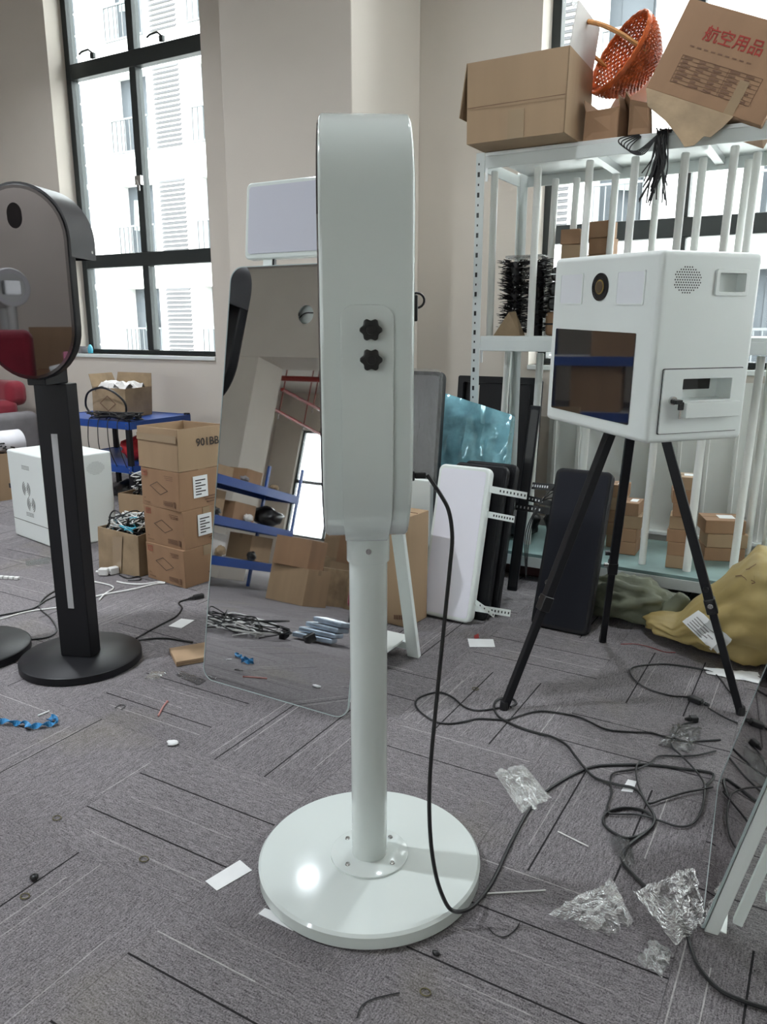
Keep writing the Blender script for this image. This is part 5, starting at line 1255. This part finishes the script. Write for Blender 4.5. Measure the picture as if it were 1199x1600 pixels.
BAGS = [('clear plastic bag beside the cable right of the stand base', [(771, 1207), (818, 1196), (863, 1250), (815, 1274)], .03, 1),
        ('pointed clear plastic bag in the lower right', [(857, 1433), (960, 1380), (990, 1445), (950, 1466)], .05, 2),
        ('large clear plastic bag against the foot of the leaning mirror', [(990, 1398), (1085, 1362), (1104, 1445), (1055, 1482)], .07, 3),
        ('small clear plastic bag nearest the lower right corner', [(995, 1505), (1022, 1472), (1052, 1492), (1035, 1530)], .03, 4),
        ('small clear bag under the coiled cable', [(948, 1308), (985, 1308), (993, 1352), (975, 1362)], .02, 5),
        ('clear film under the black plug before the leaning mirror', [(1030, 1165), (1060, 1130), (1098, 1140), (1082, 1180)], .02, 6)]
for lab, q, h, sd in BAGS: crumple('clear_bag', (0, 0, 0), 0, 0, h, sd, M_FILM, lab, tri=[onz(x, y) for x, y in q], n=18, group='clear bags on the floor')
bl_ = thing('blue_strap', 'twisted blue plastic strap on the carpet at the far left', 'strap', onz(*c4(130, 850)))
o0 = onz(*c4(130, 850)); m = MB(); vs = []; fs = []
path = catmull([onz(*c4(x, y), .006) - o0 for x, y in ((-30, 850), (20, 838), (70, 848), (115, 845), (140, 865), (190, 855), (240, 850), (265, 835), (245, 818), (232, 832))], 5)
for i, p in enumerate(path):
    tdir = (path[min(i + 1, len(path) - 1)] - path[max(i - 1, 0)]).normalized(); sd = tdir.cross(Vector((0, 0, 1))); a = i * .5
    q = (sd * math.cos(a) + Vector((0, 0, 1)) * math.sin(a)) * .010
    vs += [p + q + Vector((0, 0, .006)), p - q + Vector((0, 0, .006))]
for i in range(len(path) - 1): fs.append((2 * i, 2 * i + 1, 2 * i + 3, 2 * i + 2))
m.add(vs, fs).build('strap', M_BLUEST, bl_, solid=.0012)
tag(MB().tube(catmull([onz(*c4(742, 805), .004), onz(*c4(758, 775), .004), onz(*c4(770, 755), .004), onz(*c4(785, 738), .004)], 4), [.003] * 12 + [.005], 6).build('red_white_tie', pm('pale_red_tie', (.45, .20, .18), .6), None, smooth=True), 'short red and white tie on the carpet in front of the black base', 'tie')
tag(blob('white_scrap', M_PAPER, onz(270, 1163), (.02, .015, .006), 3, .4, 2, 2), 'white crumpled scrap on the carpet in front of the mirror', 'scrap')
tag(blob('black_crumb', M_BLACKP, onz(54, 1374), (.011, .010, .007), 5, .3, 2, 2), 'black crumb on the carpet at the lower left', 'crumb')
tag(blob('black_crumb', M_BLACKP, onz(682, 1492), (.010, .006, .005), 7, .3, 2, 2), 'black crumb just in front of the stand base', 'crumb')
tag(MB().tube([onz(*c4(178, 805), .003), onz(*c4(232, 783), .003)], .003).build('white_stick', M_PAPER, None), 'short white plastic stick on the carpet at the left', 'stick')
for a, b_, lab in (((345, 128), (470, 190), 'thin white stick right of the stand base beyond the cable'), ((40, 382), (295, 368), 'long thin pale stick touching the right of the stand base')):
    tag(MB().tube([onz(*c7(*a), .003), onz(*c7(*b_), .003)], .0018).build('white_stick', M_WCAB, None), lab, 'stick', 'thin sticks')
for pts_, lab in (([c7(60, 520), c7(90, 550), c7(130, 558), c7(170, 530), c7(188, 502)], 'thin black wire offcut right of the stand base'), ([(558, 1590), (565, 1572), (585, 1560), (625, 1551)], 'thin black wire offcut at the bottom edge of the photo'), ([(180 + 0, 1106), (188, 1101), (196, 1103), (190, 1108)], 'bent black wire offcut in front of the black base')):
    tag(MB().tube(catmull([onz(x, y, .003) for x, y in pts_], 5), .0014, 5).build('wire_offcut', M_RUB, None, smooth=True), lab, 'wire', 'wire offcuts')
def ring_band(px, py, r, lab, mat):
    c = onz(px, py, .003); tag(MB().tube([c + Vector((r * math.cos(a), r * .8 * math.sin(a), 0)) for a in [2 * math.pi * k / 18 for k in range(18)]], .0014, 5, True).build('rubber_band', mat, None, smooth=True), lab, 'rubber band', 'rubber bands')
M_BAND = pm('olive_rubber', (.10, .085, .03), .6)
ring_band(225, 1342, .012, 'olive rubber band left of the paper card', M_BAND); ring_band(89, 1278, .012, 'olive rubber band on the carpet below the blue strap', M_BAND); ring_band(39, 1400, .011, 'olive rubber band at the lower left', M_BAND); ring_band(665, 1550, .011, 'olive rubber band in front of the stand base', M_BAND); ring_band(743, 1076, .012, 'olive rubber band left of the tripod foot', M_BAND)
# white adapters and cables in front of the cartons
for k, (px, py, lab) in enumerate(((163, 899, 'white power adapter on the floor in front of the worn carton'), (178, 897, 'second white power adapter touching the first one'))):
    tt = thing('power_adapter', lab, 'adapter', onz(px, py), R(30 + 40 * k), 'white power adapters')
    MB().b2((-.025, -.02, .002), (.025, .02, .04)).build('adapter_body', M_WCAB, tt, bevel=.006); MB().b2((.025, -.008, .015), (.037, -.004, .025)).b2((.025, .004, .015), (.037, .008, .025)).build('prongs', M_CHROME, tt)
    MB().cyl((-.025, 0, .02), (-.042, 0, .02), .006, n=10).build('strain_relief', M_WCAB, tt)
cable('white_cable', [onz(*c4(x, y), .005) for x, y in ((430, 175), (470, 182), (520, 195), (530, 210), (490, 235), (465, 262))], .004, 'white cable bending down from the adapters beside the black column', M_WCAB)
cable('white_cable', [onz(*c4(x, y), .005) for x, y in ((548, 176), (600, 186), (670, 188), (740, 178), (775, 181))], .0045, 'white cable running from the adapters to the carton stack', M_WCAB)
cable('white_cable', [onz(*c4(x, y), .005) for x, y in ((450, 246), (500, 234), (570, 222), (650, 206), (730, 186), (775, 183))], .0045, 'white cable sweeping below the adapters toward the carton stack', M_WCAB)
cable('power_lead', [onz(*c4(x, y), .005) for x, y in ((560, 145), (600, 160), (650, 152), (655, 168), (600, 170))], .0035, 'short black lead against the foot of the worn carton')
plug(onz(*c4(955, 252)), onz(*c4(880, 268)), 'black plug lying against the left edge of the tall mirror')
tt = thing('multi_plug', 'clear strip of white terminal blocks on the carpet at the far left', 'connector', onz(15, 905), R(20))
for k in range(4): MB().b2((-.06 + .03 * k, -.01, .001), (-.035 + .03 * k, .01, .016)).build('terminal', M_WCAB, tt, bevel=.003)
sheet('clear_strip', [c4(118, 80), c4(235, 62), c4(238, 90), c4(125, 102)], 'clear plastic strip with white tabs behind the black column', M_FILM, cat='strip')

# ================================================================== THE HALL BEHIND THE CAMERA (seen in the mirrors)
rB = blue_rack('tall blue rack with loaded decks seen in the tall mirror', 1.75, .55, (1.22, .78, .34), 1.56, (-5.95, -2.78, 0), R(90))
rA = blue_rack('tall blue rack loaded with cartons reflected in the dark touch screen', 1.8, .6, (1.55, .95, .35), 2.1, (-7.25, 2.75, 0), R(90))
def on_rack(x, y, z, w, d, h, lab, rz=90, mat=M_CARD, opened=False):
    return carton('stored_carton', lab, w, d, h, (x, y, z + .0005), R(rz), mat, opened=opened, group='cartons on the blue racks')
on_rack(-5.95, -2.2, .78, .4, .35, .28, 'brown carton at the near end of the mirrored rack'); on_rack(-5.95, -2.75, .78, .45, .36, .2, 'low brown carton mid-way on the mirrored rack', 84, M_CARD2); on_rack(-5.95, -2.3, 1.22, .35, .3, .12, 'flat carton on the top deck of the mirrored rack', 95)
on_rack(-5.95, -2.85, 1.22, .3, .3, .16, 'open carton on the top deck of the mirrored rack', 88, M_CARD2, True); on_rack(-5.95, -3.2, .34, .4, .35, .3, 'brown carton on the low deck of the mirrored rack'); on_rack(-5.95, -2.3, .34, .5, .35, .25, 'white-lined carton low on the mirrored rack', 90, M_CARDW)
tag(blob('dark_bag', M_BLACKP, (-5.9, -3.35, .78), (.18, .2, .12), 15, .3, 2), 'black bag on the middle deck of the mirrored rack', 'bag')
for k, (y, z, w_, h_) in enumerate(((2.2, .95, .5, .42), (2.9, .95, .55, .36), (2.3, .35, .6, .45), (3.1, .35, .55, .5), (3.05, 1.55, .5, .4), (2.35, 1.55, .45, .35))):
    on_rack(-7.25, y, z, w_, .45, h_, ['carton on the second deck, nearer end of the screen-reflected rack', 'carton on the second deck, farther end of the screen-reflected rack', 'low deck carton at the nearer end of the screen-reflected rack', 'low deck carton at the farther end of the screen-reflected rack', 'top deck carton at the farther end of the screen-reflected rack', 'top deck carton at the nearer end of the screen-reflected rack'][k], 90, [M_CARD, M_CARD2][k % 2])
pile = [(-4.7, -2.55, 0, .5, .4, .38, 4), (-4.72, -2.5, .381, .42, .36, .3, -6), (-4.9, -3.2, 0, .55, .45, .42, 10), (-5.2, -4.6, 0, .6, .5, .5, 0), (-5.15, -4.55, .501, .5, .45, .4, 8), (-5.9, -5.4, 0, .6, .5, .55, -5), (-5.9, -5.4, .551, .55, .5, .45, 5), (-4.6, -5.4, 0, .6, .5, .5, 12), (-4.25, -3.35, 0, .45, .4, .35, 20)]
for k, (x, y, z, w_, d_, h_, rz) in enumerate(pile):
    carton('piled_carton', ['brown carton at the front of the floor pile in the mirror image', 'brown carton stacked on the front one in the mirror image', 'brown carton behind the front pile in the mirror image', 'large carton in the rear pile of the mirror image', 'carton on top of the large rear one in the mirror image', 'deep brown carton far back in the mirror image', 'carton topping the far back pile in the mirror image', 'carton at the right of the far pile in the mirror image', 'small carton at the right of the front pile in the mirror image'][k], w_, d_, h_, (x, y, z), R(rz), [M_CARD, M_CARD2, M_CARD3][k % 3], group='floor pile of cartons')
def bin_(x, y, lab, rz):
    t = thing('blue_bin', lab, 'bin', (x, y, 0), R(rz))
    MB().hexa([(-.16, -.12, 0), (.16, -.12, 0), (.16, .12, 0), (-.16, .12, 0), (-.19, -.15, .38), (.19, -.15, .38), (.19, .15, .38), (-.19, .15, .38)]).build('tub', M_BIN, t, bevel=.01)
    MB().b2((-.20, -.16, .37), (.20, .16, .40)).build('lid', M_BIN, t, bevel=.008)
bin_(-4.6, -3.85, 'dark blue plastic bin beside the cartons in the mirror image', 15)
tt = thing('foil_packages', 'pile of silvery wrapped packages on the floor in the mirror image', 'packages', (-2.62, .22, 0))
for k in range(4): MB().box((.02 * k, -.03 * k, .03 + .035 * k), (.26, .12, .03), Euler((0, 0, R(10 * k - 15))).to_matrix()).build('package', pm('silver_bluish_film', (.35, .42, .5), .25, .5, var=.3, vscale=12, bump=.3, bscale=20), tt, bevel=.008)
tag(blob('foil_bag', pm('silver_bluish_film2', (.32, .42, .52), .25, .5, var=.3, vscale=10, bump=.5, bscale=14), (-3.02, .98, 0), (.13, .1, .055), 4, .3, 2.5), 'crumpled silvery blue bag reflected at the lower left of the tall mirror', 'bag')
tt = thing('adapter_heap', 'heap of black adapters and leads reflected low in the tall mirror', 'adapter', (-2.95, .62, 0))
for k in range(4): MB().box((.0 + .12 * k, -.1 * k, .03), (.07, .04, .05), Euler((0, R(10 * k), R(40 * k))).to_matrix()).build('adapter_body', M_BLACKP, tt, bevel=.006)
cable_mess(tt, 14, .3, .25, .004, .09, 44, M_RUB, .004, 'lead_tangle'); cable_mess(tt, 8, .3, .25, .004, .07, 45, M_WCAB, .004, 'white_lead_tangle')
tt = thing('red_armchair', 'red seat shell reflected in the oval mirror', 'chair', (-3.37, -1.95, 0), R(176))
MB().b2((-.21, -.3, .12), (.21, .25, .45)).build('seat', M_RED, tt, bevel=.06, seg=4); MB().b2((-.21, .12, .3), (.21, .28, 1.26)).build('backrest', M_RED, tt, bevel=.07, seg=4)
for sx in (-1, 1):
    for sy in (-.3, .3): MB().cyl((sx * .16, sy * .75, 0), (sx * .16, sy * .75, .13), .02, n=10).build('leg', M_BLACK, tt)
def ring_booth(x, y, rz, lab):
    t = thing('ring_light_booth', lab, 'photo booth', (x, y, 0), R(rz), 'round white booths')
    MB().lathe([(0, 0), (.24, 0), (.24, .03), (0, .03)], 40).build('base', M_WHITE2, t, smooth=True); MB().cyl((0, 0, .03), (0, 0, 1.46), .04, n=20).build('pole', M_WHITE2, t, smooth=True)
    MB().prism(circ(.17, 40, 0, 1.62), -.04, .04, M_XZ).build('head', M_WHITE2, t, bevel=.02, seg=3)
    MB().ring(circ(.16, 40, 0, 1.62), circ(.12, 40, 0, 1.62), -.045, -.039, M_XZ).build('ring_light', M_LEDR, t); MB().prism(rrect(.16, .12, .01, 3, 0, 1.62), -.045, -.039, M_XZ).build('tablet', M_SCREEN, t)
ring_booth(-3.52, -3.12, 150, 'white round-headed booth reflected in the oval mirror'); ring_booth(-3.72, -3.68, 95, 'white round-headed booth turned sideways in the oval mirror')
carton('stored_carton', 'open brown carton on the tall carton in the oval mirror', .4, .35, .35, (-3.05, -2.75, .93), R(20), M_CARD, opened=True, group='cartons by the round booths'); carton('stored_carton', 'tall carton beside the red seat in the oval mirror', .4, .4, .928, (-3.05, -2.75, .0), R(5), M_CARD2, group='cartons by the round booths')

tag(blob('black_tinsel_bag', M_BLACKP, (-2.9, -3.35, 0.0), (.22, .2, .55), 19, .25, 3), 'black bundle beside the cartons in the oval mirror', 'bag')
t = carton('pink_box', 'small pink and white box in the oval mirror', .16, .12, .10, (-2.80, -1.75, 1.0), 0, pm('pink_print', (.6, .2, .32), .6), tape=False, cat='box')
tt = thing('side_table', 'pale side table carrying a pink box in the oval mirror', 'table', (-2.80, -1.75, 0))
MB().b2((-.16, -.2, .975), (.16, .2, .9995)).build('table_top', M_WHITE2, tt, bevel=.003)
for sx in (-1, 1):
    for sy in (-1, 1): MB().b2((sx * .14 - .015, sy * .18 - .015, 0), (sx * .14 + .015, sy * .18 + .015, .975)).build('leg', M_WHITE2, tt)
# clutter on the mirrored rack
rn = random.Random(77)
for k in range(7):
    z = (1.22, .78, .34)[k % 3]; y = -2.05 - .19 * k
    tag(blob('wrapped_part', [M_FILMW, M_BLACKP, M_CARD3, M_GREY][k % 4], (-5.74, y, z + .0005), (.035, .075, .03 + .012 * (k % 3)), 50 + k, .6, 2.5, 3), 'small wrapped part on the mirrored rack, %s from its near end' % words[k], 'part', 'small parts on the mirrored rack')
# fine print, holes and slots too small to pick apart
for o in bpy.data.objects:
    if o.type == 'MESH' and o.name.split('.')[0] in ('caption_print', 'post_slots', 'speaker_grille', 'slot_grille', 'bracket_holes', 'table_print', 'label_print', 'side_print', 'louvre_slats', 'fan_vent', 'stripped_ends', 'red_mark', 'weave', 'stakes', 'rim', 'hanging_leads', 'looped_strands', 'panel_lead', 'strain_relief'):
        o['kind'] = 'stuff'
